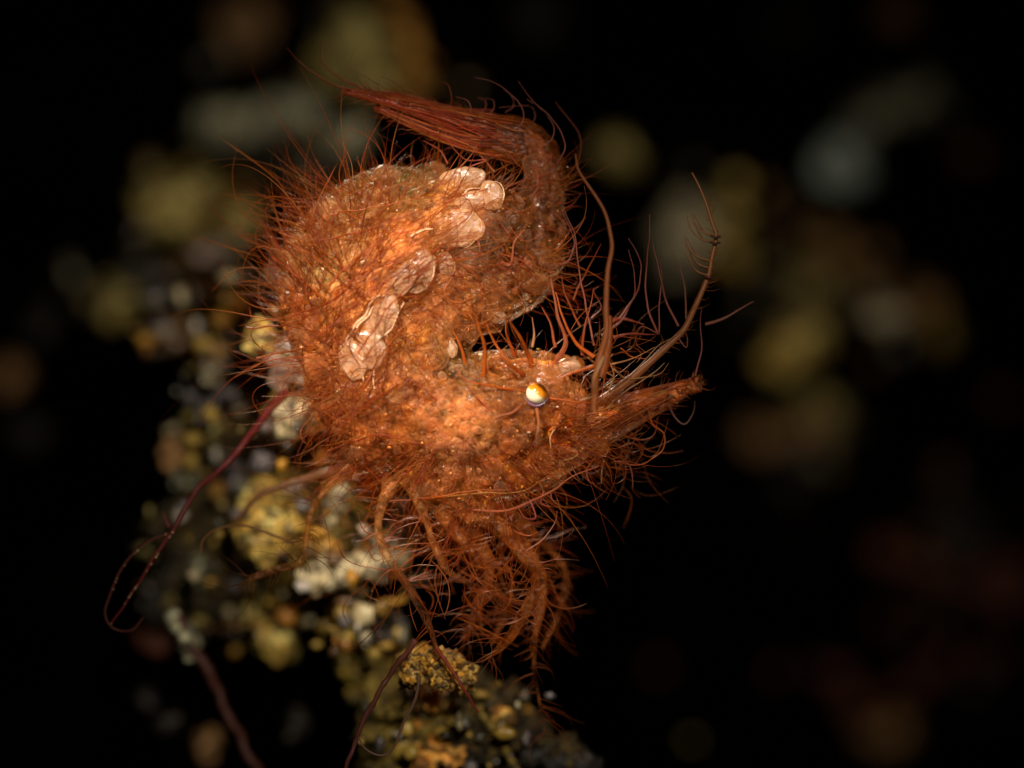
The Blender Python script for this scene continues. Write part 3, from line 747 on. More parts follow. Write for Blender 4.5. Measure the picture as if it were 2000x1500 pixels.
chain_hair('side_hair', [[(1284, 694, -.5, 7), (1325, 656, -.5, 7), (1340, 637, -.5, 7), (1362, 589, -.5, 6), (1383, 540, -.5, 6), (1390, 505, -.5, 5), (1399, 461, -.5, 4), (1392, 439, -.5, 3), (1374, 382, -.5, 2)]], 22, 26, .0065, .9, 0.02, cols=np.array([(.4, .15, .05), (.3, .1, .03)]), parent=a2)
Z2 = lambda x, y: (800 + .375 * x, 300 + .375 * y)
Z4 = lambda x, y: (700 + .375 * x, 750 + .375 * y)
Z1 = lambda x, y: (500 + .375 * x, 50 + .375 * y)
ORR = (.5, .11, .012); VIO = (.3, .09, .055); DRK = (.3, .065, .015)
BR = [  # stout bristles of the head, root to tip
    (Z2, [(385, 1160), (392, 1020), (365, 920), (345, 850)], 5.5, -1.4, ORR), (Z2, [(640, 1110), (600, 1000), (555, 920), (515, 865)], 6, -1.5, ORR),
    (Z2, [(600, 1160), (520, 1090), (440, 980), (400, 880)], 4.5, -1.5, ORR), (Z2, [(760, 1090), (815, 980), (775, 850), (735, 650)], 6, -1.2, (.46, .14, .06)),
    (Z2, [(960, 1060), (860, 980), (800, 860), (760, 720)], 4.5, -1.0, ORR), (Z2, [(760, 1010), (735, 900), (690, 800)], 3.5, -.6, DRK), (Z2, [(550, 1060), (510, 950), (498, 850)], 4, -.9, ORR),
    (Z2, [(900, 1050), (905, 920), (945, 780), (960, 700)], 3.2, -.9, DRK), (Z2, [(290, 1100), (262, 1000), (225, 920)], 4.5, -1.3, ORR), (Z2, [(640, 1010), (648, 930), (640, 850)], 3, -.5, (.4, .18, .07)),
    (Z2, [(930, 1060), (1010, 1130), (1060, 1180), (900, 1280)], 2.2, -.8, (.4, .2, .07)), (Z2, [(1000, 950), (1100, 870), (1160, 760), (1200, 700)], 3, -.4, VIO), (Z2, [(1060, 960), (1140, 940), (1280, 940)], 3.5, -.5, (.3, .06, .03)),
    (Z2, [(1060, 870), (1120, 860), (1220, 890)], 4.5, -.3, (.3, .06, .03)), (Z2, [(980, 1100), (880, 1130), (720, 1200)], 4, -1.4, ORR), (Z2, [(600, 1240), (480, 1220), (300, 1180), (240, 1120)], 3.5, -1.4, ORR),
    (Z2, [(720, 1270), (830, 1290), (940, 1300)], 3.5, -1.4, ORR), (Z2, [(660, 1320), (670, 1400), (655, 1480)], 4, -1.5, (.5, .17, .06)), (Z2, [(600, 1300), (530, 1350), (440, 1370)], 3.6, -1.5, (.46, .15, .07)),
    (Z2, [(180, 1310), (90, 1240), (0, 1180)], 2.6, -1.5, (.5, .13, .05)), (Z2, [(460, 1360), (380, 1300), (280, 1180)], 2.6, -1.5, (.5, .13, .05)),
    (Z2, [(960, 1000), (930, 850), (880, 600), (860, 420), (800, 290)], 2.4, -.6, VIO), (Z2, [(1090, 860), (1180, 730), (1205, 620), (1190, 530), (1140, 440)], 2.2, -.5, VIO),
    (Z2, [(1120, 830), (1170, 740), (1172, 640), (1142, 500)], 1.8, -.4, VIO), (Z2, [(1290, 930), (1245, 820), (1228, 620), (1250, 430), (1248, 320)], 2.4, -.5, VIO),
    (Z2, [(1400, 900), (1335, 760), (1305, 640), (1265, 460)], 2.6, -.5, VIO), (Z2, [(1442, 880), (1435, 720), (1415, 620), (1370, 500)], 1.8, -.4, (.3, .11, .06)), (Z2, [(1300, 930), (1300, 800), (1312, 650), (1300, 560)], 1.6, -.6, VIO),
    (Z2, [(1490, 1160), (1522, 1000), (1515, 900), (1522, 800)], 2, -.5, VIO), (Z2, [(1050, 1100), (1180, 1060), (1280, 1010)], 2, -.7, (.44, .2, .07)), (Z2, [(1060, 1120), (1130, 1170), (1290, 1150), (1350, 1090)], 2, -.6, (.36, .17, .05)),
    (Z2, [(1000, 1290), (1090, 1200), (1190, 1120), (1300, 1000), (1420, 930)], 2.6, -.6, (.3, .14, .05)), (Z2, [(1020, 1330), (1140, 1230), (1260, 1150), (1330, 1090)], 2.4, -.5, (.36, .17, .06)), (Z2, [(1040, 1240), (1060, 1150), (1040, 1080), (1060, 1040)], 2, -.6, (.4, .19, .07)),
    (Z2, [(850, 760), (900, 650), (950, 560), (1000, 470)], 1.8, -.3, DRK), (Z2, [(950, 860), (1000, 800), (960, 720), (985, 690)], 1.5, -.4, VIO), (Z2, [(890, 900), (820, 760), (790, 640)], 2.4, -.3, DRK),
    (Z2, [(1400, 960), (1440, 1010), (1450, 960), (1420, 900)], 1.4, -.5, VIO), (Z2, [(1300, 940), (1210, 900), (1180, 980), (1230, 1040)], 1.3, -.5, VIO), (Z2, [(1100, 1010), (1160, 1060), (1240, 1070)], 1.6, -.6, ORR),
    (Z2, [(1010, 1060), (960, 1180), (960, 1260), (890, 1290)], 5, -1.6, (.4, .19, .07)),
    # curls below the rostrum and chin
    (Z4, [(1505, 130), (1530, 205), (1592, 260), (1585, 340), (1530, 390), (1450, 422), (1330, 400)], 1.6, -.3, ORR), (Z4, [(1605, 90), (1650, 175), (1700, 208), (1745, 150), (1750, 90)], 1.6, -.3, (.34, .16, .12)),
    (Z4, [(1350, 400), (1400, 410), (1425, 460), (1430, 540)], 1.2, -.3, VIO), (Z4, [(1240, 380), (1195, 440), (1200, 500), (1230, 520)], 1.5, -.3, ORR), (Z4, [(1280, 400), (1270, 460), (1265, 520)], 2, -.3, (.4, .18, .07)),
    (Z4, [(1380, 270), (1480, 290), (1540, 260), (1560, 170)], 1.4, -.2, DRK), (Z4, [(1360, 330), (1430, 310), (1480, 350), (1440, 420)], 1.2, -.2, DRK), (Z4, [(1420, 250), (1500, 340), (1600, 360), (1690, 350)], 1.2, 0, DRK),
    (Z4, [(1320, 300), (1420, 190), (1540, 190), (1660, 270)], 1.2, .1, DRK), (Z4, [(1130, 380), (1120, 440), (1150, 500)], 1.4, -.4, VIO), (Z4, [(1030, 230), (1000, 270), (1005, 330)], 2.2, -1.2, (.7, .42, .2)), (Z4, [(1160, 340), (1120, 385), (1070, 400)], 2.4, -.6, (.6, .34, .14)),
    # the beaded lower feeler with its hooked hairs
    (Z4, [(560, 655), (760, 660), (900, 610), (1000, 560), (1120, 480), (1250, 430)], 3.4, -1.1, (.48, .13, .05)), (Z4, [(890, 605), (925, 690), (900, 705), (860, 690), (835, 645)], 1.8, -1.1, (.5, .1, .07)),
    (Z4, [(960, 590), (965, 560), (950, 620), (1000, 640)], 1.3, -1.1, (.5, .1, .07)), (Z4, [(770, 660), (800, 720), (780, 760)], 1.3, -1.1, ORR), (Z4, [(1000, 560), (1010, 600), (1040, 620)], 1.5, -1.1, (.5, .1, .06)), (Z4, [(870, 870), (960, 810), (1025, 720), (1035, 660)], 1.5, -.7, (.42, .17, .11)),
    (Z4, [(800, 760), (880, 790), (940, 770)], 1.3, -1, ORR), (Z4, [(300, 600), (420, 590), (560, 560), (800, 550)], 2.2, -1.2, ORR), (Z4, [(400, 590), (620, 570), (840, 560), (960, 500)], 2.2, -1.2, (.5, .2, .04)), (Z4, [(160, 610), (300, 600), (400, 580)], 1.8, -.9, (.44, .12, .06)),
    # long curls over the tail bend
    (Z1, [(1335, 560), (1390, 500), (1380, 420), (1310, 340), (1220, 285), (1140, 270)], 1.5, -.2, VIO), (Z1, [(1570, 720), (1608, 640), (1590, 560), (1530, 470), (1440, 390), (1365, 290)], 1.6, -.2, VIO),
    (Z1, [(1490, 640), (1540, 590), (1550, 520), (1500, 450), (1410, 380)], 1.3, -.1, VIO), (Z1, [(1100, 470), (1122, 440), (1100, 390), (1040, 370)], 1.4, -.1, VIO), (Z1, [(1160, 465), (1195, 430), (1190, 390), (1150, 375)], 1.3, -.1, VIO),
    (Z1, [(1210, 470), (1240, 430), (1235, 390), (1190, 380)], 1.2, .1, VIO), (Z1, [(1000, 430), (1020, 390), (1000, 310), (950, 290)], 1.2, .1, DRK), (Z1, [(1300, 450), (1340, 420), (1330, 360), (1290, 330)], 1.2, .1, VIO), (Z1, [(1400, 520), (1450, 490), (1440, 430), (1380, 420), (1270, 425)], 1.2, .1, VIO),
    (Z1, [(1600, 800), (1660, 740), (1690, 660), (1680, 560), (1560, 400)], 1.3, .3, DRK), (Z1, [(1610, 860), (1680, 830), (1720, 790)], 1.4, .1, DRK), (Z1, [(1590, 960), (1650, 930), (1690, 880)], 1.4, .1, DRK),
    (Z1, [(1560, 1250), (1620, 1230), (1650, 1170), (1655, 1100), (1590, 960)], 1.5, -.2, (.4, .13, .09)), (Z1, [(1560, 1170), (1620, 1100), (1640, 1060)], 1.8, 0, ORR), (Z1, [(1600, 1070), (1670, 1050), (1720, 1000)], 1.6, .1, DRK),
    (Z1, [(1280, 1235), (1310, 1245), (1330, 1230), (1345, 1130), (1400, 1060)], 4, -.9, (.42, .13, .06)), (Z1, [(1110, 1180), (1150, 1190), (1165, 1160), (1150, 1100)], 1.8, -1.1, (.5, .12, .05)), (Z1, [(1440, 890), (1465, 840), (1460, 760), (1430, 660)], 1.8, -.7, (.44, .14, .07)),
    # tail filaments
    (Z1, [(560, 350), (430, 320), (340, 270), (240, 200), (160, 115)], 2.2, 0, (.3, .06, .03)), (Z1, [(560, 330), (450, 280), (370, 220), (340, 180), (350, 90)], 2, .1, (.28, .05, .03)), (Z1, [(640, 310), (570, 265), (480, 220)], 1.4, -.1, (.22, .09, .04)), (Z1, [(760, 320), (700, 285), (650, 265)], 1.2, -.1, (.2, .07, .03)),
    (Z1, [(1110, 740), (1200, 700), (1090, 700), (990, 590)], 1.6, -.4, (.44, .09, .04)), (Z1, [(1240, 760), (1180, 690), (1130, 620)], 1.6, -.4, (.44, .12, .04)), (Z1, [(1060, 740), (1120, 680), (1150, 620)], 1.6, -.4, (.42, .12, .04)), (Z1, [(1000, 720), (960, 650), (870, 600)], 1.5, -.3, (.42, .1, .04)),
]
for zf, pts, w, d, col in BR:
    pp = [zf(*q) for q in pts]
    q3, dd = [], None
    for i, (a, b) in enumerate(pp):
        o_ = Vector((0, -CAM_D, 0)); hit = BVH.ray_cast(o_, (Vector(P(a, b)) - o_).normalized())[0]
        if i == 0: dd = (hit.y + .05) if hit else d
        else:
            want = d + .2 * math.sin(i * 1.7 + a)
            dd = dd + (want - dd) * .6
            if hit: dd = min(dd, hit.y - .06)
        q3.append((a, b, dd))
    strand('bristle', q3, w, max(.5, w * .22), col, K=max(14, 7 * len(pp)), sides=6, power=.9, rough=.02)

# long red filaments lying over the flank
LIE = [[(600, 640), (680, 560), (780, 500), (900, 425), (985, 380)], [(620, 660), (720, 575), (830, 500), (960, 440)], [(640, 600), (760, 520), (860, 470), (950, 465)], [(700, 690), (760, 600), (840, 520), (900, 470)],
       [(560, 470), (640, 520), (720, 580), (745, 620)], [(530, 500), (620, 570), (690, 640), (730, 700)], [(545, 455), (630, 490), (700, 545)], [(480, 640), (590, 640), (700, 690), (730, 710)], [(500, 700), (600, 680), (690, 700), (735, 712)],
       [(620, 470), (720, 450), (850, 400), (950, 370)], [(640, 560), (700, 500), (800, 450), (880, 430)], [(700, 780), (740, 700), (790, 640), (860, 600)], [(600, 790), (690, 830), (780, 850), (840, 860)], [(640, 880), (740, 850), (840, 870), (930, 860)],
       [(880, 540), (870, 570), (900, 590), (980, 560)], [(640, 420), (760, 400), (860, 385), (930, 395)], [(560, 620), (640, 590), (740, 500), (800, 470)]]
for ln in LIE:
    pp = []
    for (a, b) in catmull(np.array(ln, float), 16):
        h, n = surface(a, b)
        pp.append((a, b, min(h.y, .2) - .2 - random.uniform(0, .05)))
    d = np.convolve([q[2] for q in pp], np.ones(5) / 5, 'same'); d[:2] = d[2]; d[-2:] = d[-3]
    strand('filament', [(q[0], q[1], dd - .06) for q, dd in zip(pp, d)], random.uniform(1.2, 2.3), .4, random.choice([(.36, .06, .01), (.4, .1, .014), (.3, .045, .012)]), K=40, sides=6, rough=.05)

# the two trailing lower feelers
strand('feeler', [(852, 1264, -.4), (880, 1305, -.5), (905, 1345, -.55), (935, 1392, -.5)], 4, 2, (.32, .04, .02), rough=.02)
strand('feeler', d_([(811, 1249), (790, 1280), (762, 1313), (725, 1380), (690, 1455), (672, 1510)], -.6), 6, 4, (.17, .05, .035), rough=.06)
strand('feeler', d_([(819, 1320), (817, 1345), (806, 1378), (789, 1410), (770, 1459), (744, 1476), (714, 1463), (700, 1440)], -.7), 3.5, 1.5, (.22, .12, .08), rough=.02)
strand('feeler', d_([(675, 915), (620, 928), (562, 945), (506, 967), (461, 1020)], .9), 10, 4, (.26, .12, .05), rough=.03)
strand('feeler', d_([(576, 1062), (525, 1042), (480, 1027), (431, 1031), (400, 1050), (390, 1080)], .2), 3, 2.2, (.28, .13, .04))

# ------------------------------------------------------------------ the perch and the rubble behind
PAL = {
 'olive':  rubble_material('olive_crust', [(0.178, 0.133, 0.0266), (0.561, 0.41135, 0.10709999999999999), (0.85, 0.7751999999999999, 0.28559999999999997)], 1.6),
 'yellow': rubble_material('yellow_crust', [(0.281, 0.158, 0.026), (0.737, 0.474, 0.088), (0.85, 0.842, 0.316)], 1.8),
 'ochre':  rubble_material('ochre_crust', [(0.292, 0.109, 0.019), (0.821, 0.365, 0.055), (0.85, 0.656, 0.182)], 1.8),
 'cream':  rubble_material('cream_crust', [(0.23, 0.172, 0.081), (0.598, 0.494, 0.276), (0.828, 0.759, 0.529)], 2.0),
 'grey':   rubble_material('grey_green_crust', [(0.119, 0.106, 0.06), (0.428, 0.405, 0.238), (0.762, 0.738, 0.476)], 1.6),
 'teal':   rubble_material('teal_grey_crust', [(0.173, 0.218, 0.173), (0.578, 0.694, 0.578), (0.85, 0.85, 0.85)], 1.4),
 'brown':  rubble_material('brown_crust', [(0.119, 0.06, 0.024), (0.381, 0.19, 0.06), (0.666, 0.381, 0.143)], 1.6),
 'red':    rubble_material('red_brown_crust', [(.05, .012, .005), (.16, .04, .012), (.26, .09, .03)], 1.6),
 'pink':   rubble_material('pinkish_crust', [(.3, .16, .1), (.55, .36, .26), (.75, .62, .52)], 2.2),
 'mauve':  rubble_material('mauve_grey_crust', [(.1, .07, .07), (.34, .28, .27), (.5, .45, .45)], 2.0),
 'stalk':  rubble_material('stalk_crust', [(.05, .034, .006), (.24, .16, .02), (.42, .3, .05)], 2.6),
 'perch':  rubble_material('perch_crust', [(.5, .19, .01), (.8, .42, .05), (.85, .66, .3)], 3.6, 1.0),
 'moss':   rubble_material('moss_crust', [(.015, .01, .003), (.08, .05, .01), (.2, .13, .03)], 3.0, 1.0),
 'dark':   rubble_material('dark_crust', [(.01, .008, .006), (.04, .03, .018), (.09, .07, .045)], 1.6),
}
def lobe_into(bm, c, r, seed, sub=3, sq=(1, 1, 1), rough=.3):
    res = bmesh.ops.create_icosphere(bm, subdivisions=sub, radius=1.0)
    for v in res['verts']:
        q = v.co.copy()
        k = 1 + rough * noise.noise(q * 1.3 + seed) + rough * .6 * noise.noise(q * 3.1 + seed) + rough * .3 * noise.noise(q * 7 + seed) + (rough * .22 * noise.noise(q * 15 + seed) if sub > 3 else 0)
        v.co = Vector((q.x * r * sq[0] * k, q.y * r * sq[1] * k, q.z * r * sq[2] * k)) + c

def lump(label, name, cat, px, py, d, w, h, pal, rot=0, lobes=7, group=None, sub=3, rough=.5):
    lobes = int(lobes * 1.7)
    """a lobed piece of rubble: w x h pixels in the photograph, standing d behind the shrimp"""
    if group == N_: d = .55 * d + .6
    k = (CAM_D + d) / CAM_D / 100
    rs = random.Random(label)
    bm = bmesh.new()
    a, b = w * k / 2, h * k / 2
    m = min(a, b)
    ca, sa = math.cos(math.radians(rot)), math.sin(math.radians(rot))
    f_ = 1.45 if group == N_ else 1.5
    a *= f_; b *= f_; m = min(a, b)
    cs = []
    for i in range(lobes):
        t = rs.uniform(-1, 1); u = rs.uniform(-1, 1)
        r = m * rs.choice([rs.uniform(.2, .34), rs.uniform(.3, .6)])
        x = t * max(a - r, 0); z = u * max(b - r, 0) * math.sqrt(1 - .6 * t * t); y = rs.uniform(-.5, .5) * m
        if i == 0: x = z = 0; r = m * .8
        if a > 2.2 * b: x = (2 * i / (lobes - 1) - 1) * (a - r); z *= .3; r = m * rs.uniform(.6, .9)
        c = Vector((x * ca - z * sa, y, x * sa + z * ca)); cs.append((c, r))
        lobe_into(bm, c, r, Vector((rs.uniform(0, 50), rs.uniform(0, 50), i)), sub, (rs.uniform(.8, 1.2), 1, rs.uniform(.8, 1.2)), rough)
    if sub == 3:
        for i in range(lobes * 4):
            c, r = rs.choice(cs); q = Vector((rs.gauss(0, 1), -abs(rs.gauss(0, 1)), rs.gauss(0, 1))).normalized()
            lobe_into(bm, c + q * r * .9, r * rs.uniform(.15, .34), Vector((i, 5, 1)), 1, (1, 1, 1), .3)
    me = bpy.data.meshes.new(name); bm.to_mesh(me); bm.free()
    o = new_obj(name, me, None, PAL[pal]); o.location = P(px, py, d)
    tag(o, label, cat, group)
    return o

F = 'rubble pieces far behind the shrimp'; N_ = 'rubble pieces close behind the shrimp'
R, S_, Co = ('rubble_piece', 'rubble'), ('sponge_lump', 'sponge'), ('coral_fragment', 'coral')
TABLE = [
 # --- far, right
 ('dim round olive rubble piece right of the shrimp\'s tail bend', R, 1205, 303, 26, 70, 70, 'olive', 0, 6, F),
 ('large pale olive rubble piece behind the tall right antenna', R, 1345, 455, 26, 95, 150, 'cream', 10, 9, F),
 ('tall ochre rubble piece touching the pale one behind the antenna', R, 1428, 425, 27, 60, 150, 'yellow', 5, 7, F),
 ('blurred teal grey rubble piece below the olive arch at upper right', R, 1638, 325, 30, 90, 95, 'teal', 0, 7, F),
 ('dim olive arched rubble piece at the far upper right', R, 1760, 205, 34, 150, 75, 'grey', 15, 8, F),
 ('olive green left flank of the upper right arch of rubble', R, 1680, 250, 33, 55, 85, 'grey', -35, 5, F),
 ('small pale grey round rubble piece at the right, above black water', R, 1728, 620, 24, 62, 58, 'cream', 0, 6, F),
 ('round yellow green rubble piece right of the rostrum tip', R, 1545, 680, 25, 105, 90, 'yellow', 0, 8, F),
 ('pale top of the yellow green rubble mound right of the rostrum', R, 1560, 640, 26, 60, 40, 'cream', 0, 5, F),
 ('wide dim brown olive rubble slab at mid right', R, 1620, 490, 34, 190, 90, 'brown', -15, 9, F),
 ('dim olive rubble piece between the brown slab and the yellow green mound', R, 1580, 560, 33, 130, 70, 'olive', -25, 7, F),
 ('dim brown round rubble piece beside the small pale grey one', R, 1805, 595, 31, 70, 70, 'brown', 0, 6, F),
 ('dim greenish rubble piece below the yellow green mound', R, 1600, 800, 34, 80, 70, 'olive', 0, 6, F),
 ('dim ochre rubble ledge below the yellow green mound', R, 1545, 845, 34, 130, 50, 'brown', 12, 7, F),
 ('faint bluish grey rubble knob on top of a thin brown stem', R, 1545, 938, 36, 50, 48, 'dark', 0, 5, F),
 ('faint teal rubble piece just right of the thick antenna', R, 1222, 432, 38, 90, 70, 'dark', 0, 6, F),
 ('faint greenish rubble piece at the top edge above the tail bend', R, 1045, 35, 38, 80, 90, 'dark', 0, 6, F),
 ('faint brown pointed rubble piece at the top right edge', R, 1738, 25, 33, 55, 100, 'brown', 20, 5, F),
 ('very faint rubble piece at the top edge between the two edge pieces', R, 1540, 45, 40, 90, 60, 'dark', 0, 6, F),
 ('small faint orange brown speck of rubble at lower right', R, 1517, 1312, 30, 26, 30, 'red', 0, 4, F),
 ('lone small faint red speck of rubble below the rostrum', R, 1285, 1305, 32, 28, 28, 'red', 0, 4, F),
 ('tiny yellowish speck of rubble near the bottom edge', R, 1351, 1447, 22, 16, 16, 'olive', 0, 4, F),
 ('faint dull orange rubble piece near the lower right', R, 1668, 1372, 34, 50, 40, 'red', 0, 6, F),
 ('long faint orange brown rubble strip near the lower right corner', R, 1785, 1340, 34, 90, 45, 'red', 20, 6, F),
 ('faint upright red brown rubble piece beside the orange strip', R, 1840, 1285, 35, 36, 70, 'red', -10, 5, F),
 ('faint red brown rubble piece by the right edge, lower half', R, 1930, 1285, 35, 70, 40, 'red', 15, 5, F),
 ('faint dark red rubble piece at the right edge beside black water', R, 1965, 1125, 36, 70, 120, 'red', 0, 7, F),
 ('faint brown curved rubble ridge right of the black water', R, 1800, 1105, 35, 140, 45, 'red', -20, 7, F),
 ('faint olive rubble piece at the right, over the dim grey one', R, 1842, 962, 34, 60, 34, 'dark', 8, 5, F),
 ('faint grey rounded rubble piece at the right', R, 1870, 1050, 36, 90, 80, 'dark', 0, 6, F),
 ('faint small red rubble piece high on the right edge', R, 1950, 780, 36, 36, 45, 'red', -20, 4, F),
 ('faint flat reddish rubble flake at lower right', R, 1622, 1316, 36, 70, 30, 'red', -15, 5, F),
 ('faint red rubble knob between the brown ridge and orange strip', R, 1728, 1218, 36, 34, 44, 'red', 0, 4, F),
 ('faint brown mound of rubble at the bottom right', R, 1735, 1435, 36, 90, 60, 'brown', 0, 6, F),
 # --- far, left and top
 ('bright ochre orange rubble column at the top, above the tail', R, 800, 85, 20, 52, 190, 'ochre', 14, 9, F),
 ('olive grey rubble mass at the top, left of the orange column', R, 690, 110, 22, 120, 130, 'olive', 0, 9, F),
 ('olive rubble piece just above the tail tip', R, 735, 170, 18, 60, 60, 'olive', 0, 6, F),
 ('dim brown rubble piece at the top left of the olive mass', R, 490, 75, 30, 120, 120, 'brown', 0, 7, F),
 ('dim grey green rubble ledge left of the tail tip', R, 490, 235, 22, 150, 62, 'grey', 8, 8, F),
 ('grey green rubble knob under the tail tip', R, 672, 270, 16, 60, 66, 'grey', 0, 6, F),
 ('greenish grey rubble piece between the tail tip and the hairy back', R, 610, 330, 20, 70, 90, 'dark', 0, 6, F),
 ('large yellow olive rubble boulder left of the hairy back', R, 345, 410, 17, 120, 125, 'olive', 0, 9, F),
 ('orange brown patch of rubble beside the yellow olive boulder', R, 422, 412, 17, 52, 50, 'ochre', 0, 5, F),
 ('dark red brown rubble piece over the yellow olive boulder', R, 425, 315, 24, 100, 50, 'red', 0, 6, F),
 ('dull yellow rubble piece touching the back hairs on the left', R, 470, 425, 16, 56, 70, 'olive', 0, 6, F),
 ('small beige bright rubble knob below the orange brown patch', R, 405, 490, 12, 44, 36, 'pink', 0, 5, F),
 ('dim grey green rubble mass under the yellow olive boulder', R, 310, 560, 20, 150, 90, 'dark', 0, 8, F),
 ('dim olive base of the yellow olive boulder', R, 300, 490, 19, 100, 50, 'grey', 0, 6, F),
 ('yellow olive upright rubble piece at the left', R, 232, 585, 18, 52, 80, 'olive', -15, 6, F),
 ('pinkish beige rubble shelf at the left, glowing beside black water', R, 330, 655, 12, 80, 42, 'pink', 12, 7, F),
 ('small ochre knob on the pinkish beige shelf', R, 368, 638, 12, 34, 30, 'ochre', 0, 4, F),
 ('narrow grey upright rubble shard at the far left', R, 140, 520, 20, 22, 70, 'grey', 10, 5, F),
 ('dim grey rubble shard leaning at the left edge', R, 85, 625, 22, 40, 90, 'dark', -25, 5, F),
 ('dim yellow rubble piece low at the left edge', R, 20, 735, 24, 50, 60, 'brown', 0, 5, F),
 ('dim teal grey rubble piece at the left edge', R, 70, 850, 24, 70, 60, 'dark', 0, 5, F),
 # --- the crust that joins the close lumps
 ('broad dark gold crust behind the bright yellow sponge lump and bent leg', S_, 600, 1050, 8, 210, 200, 'stalk', 0, 16, N_),
 ('broad dark brown crust inside and below the red feeler\'s slant', S_, 425, 1060, 12, 190, 190, 'moss', 0, 16, N_),
 ('dark gold crust bridging the cream beads and the perch', S_, 735, 1290, 7, 110, 130, 'stalk', 20, 12, N_),
 ('dark brown crust behind the upper half of the red slanting thread', S_, 480, 850, 12, 120, 170, 'moss', -15, 12, N_),
 # --- close cluster at the left of the shrimp
 ('small pale yellow bead of rubble left of the shrimp', R, 414, 728, 8, 32, 36, 'cream', 0, 5, N_),
 ('blue grey upright shard left of the shrimp', R, 430, 775, 9, 26, 70, 'mauve', 8, 5, N_),
 ('small blue grey chip beside the red trailing feeler', R, 402, 800, 10, 30, 40, 'mauve', 0, 5, N_),
 ('dull yellow sliver beside the blue grey chips', R, 420, 845, 9, 20, 50, 'olive', 0, 4, N_),
 ('yellow sponge knob peeking out behind the left hair fringe', S_, 506, 662, 3, 50, 62, 'yellow', 20, 7, N_),
 ('bright peach sponge knob behind the left hair fringe', S_, 575, 705, 3.5, 84, 100, 'pink', 0, 9, N_),
 ('cream yellow sponge lump low behind the left hair fringe', S_, 565, 815, 3.5, 84, 66, 'cream', 15, 8, N_),
 ('tall pale patch of sponge behind the upper left hairs', S_, 590, 510, 3, 70, 56, 'grey', 0, 7, N_),
 ('dim brown grey rubble piece above the red trailing feeler', R, 345, 880, 10, 50, 60, 'brown', 0, 6, N_),
 ('grey round rubble piece left of the red trailing feeler', R, 365, 930, 10, 46, 40, 'grey', 0, 5, N_),
 ('small ochre knob under the red trailing feeler', R, 424, 965, 8, 26, 34, 'ochre', 0, 4, N_),
 ('grey brown lump below the middle of the red trailing feeler', R, 455, 925, 9, 50, 56, 'mauve', 0, 6, N_),
 ('whitish bead right of the red trailing feeler', R, 510, 905, 6, 28, 30, 'mauve', 0, 4, N_),
 ('grey sponge lump right of the red trailing feeler', S_, 500, 955, 7, 56, 44, 'grey', 0, 6, N_),
 ('large bright yellow sponge lump behind the bent rear leg', S_, 520, 1035, 5, 92, 130, 'yellow', 15, 12, N_),
 ('yellow sponge knob crossed by the bent rear leg', S_, 585, 1000, 5, 50, 70, 'yellow', 0, 7, N_),
 ('pinkish white bead over the yellow sponge lump', R, 578, 952, 4, 34, 20, 'pink', 20, 4, N_),
 ('cream upright bead between the bent leg and the belly', R, 660, 970, 4, 34, 50, 'cream', 0, 6, N_),
 ('long cream stalk under the cream upright bead', R, 648, 1010, 4.5, 24, 60, 'cream', -15, 5, N_),
 ('orange yellow sponge knob just under the belly hairs', S_, 715, 925, 4, 66, 80, 'ochre', 0, 9, N_),
 ('yellow green knob left of the foremost thin leg', S_, 733, 988, 4, 30, 50, 'yellow', 0, 6, N_),
 ('bright pinkish white pebble behind the foremost thin leg', R, 783, 993, 4, 38, 24, 'pink', -8, 5, N_),
 ('mauve grey pebble among the thin legs', R, 780, 1040, 4.2, 36, 46, 'mauve', 0, 6, N_),
 ('orange pebble beside the mauve grey one', R, 812, 1045, 4.4, 28, 48, 'ochre', 0, 6, N_),
 ('ochre sponge knob right of the bent rear leg', S_, 632, 1072, 5, 64, 40, 'ochre', 0, 7, N_),
 ('small dull yellow knob above the knee of the bent rear leg', S_, 560, 1075, 5.5, 40, 40, 'yellow', 0, 5, N_),
 ('bright cream coral knob beside the thin legs', Co, 738, 1062, 3.6, 34, 58, 'cream', 0, 7, N_),
 ('long cream green coral branch slanting under the bent leg', Co, 690, 1112, 4, 150, 44, 'cream', 16, 14, N_),
 ('pale coral knob at the foot of the slanting branch', Co, 645, 1130, 4.3, 50, 34, 'cream', 0, 6, N_),
 ('grey olive mass behind the slanting coral branch', R, 600, 1160, 9, 110, 50, 'grey', 0, 8, N_),
 ('tiny bright orange bead left of the bent leg\'s foot', R, 413, 1138, 7, 15, 28, 'ochre', 0, 4, N_),
 ('dim cream bead over the tiny bright orange one', R, 395, 1105, 8, 34, 40, 'grey', 0, 5, N_),
 ('dim brown olive lump inside the ring of the red feeler', R, 350, 1080, 10, 50, 36, 'grey', 0, 6, N_),
 ('dim olive lump near the end of the bent rear leg', R, 460, 1090, 9, 60, 50, 'brown', 0, 6, N_),
 ('dull grey lump over the brown seaweed stick', R, 320, 1180, 11, 60, 50, 'dark', 0, 6, N_),
 ('dull grey lump right of the brown seaweed stick', R, 420, 1190, 11, 60, 60, 'brown', 0, 6, N_),
 ('dull olive lump under the bent leg\'s foot', R, 505, 1185, 9, 56, 56, 'olive', 0, 6, N_),
 ('brown yellow lump hanging below the dull olive lump', R, 535, 1250, 8, 62, 60, 'yellow', 0, 6, N_),
 ('cream bead left of the perch, topmost of three', R, 705, 1200, 4, 30, 34, 'cream', 0, 5, N_),
 ('olive yellow lump left of the perch, middle of three', R, 690, 1230, 4.5, 60, 34, 'yellow', 0, 7, N_),
 ('pale bead left of the perch, lowest of three', R, 715, 1248, 3.5, 30, 24, 'cream', 0, 4, N_),
 ('dark olive lump between the perch and the cream beads', R, 760, 1225, 5, 60, 60, 'dark', 0, 6, N_),
 ('dim olive lump beside the perch stalk on its left', R, 735, 1425, 6, 50, 80, 'olive', 0, 7, N_),
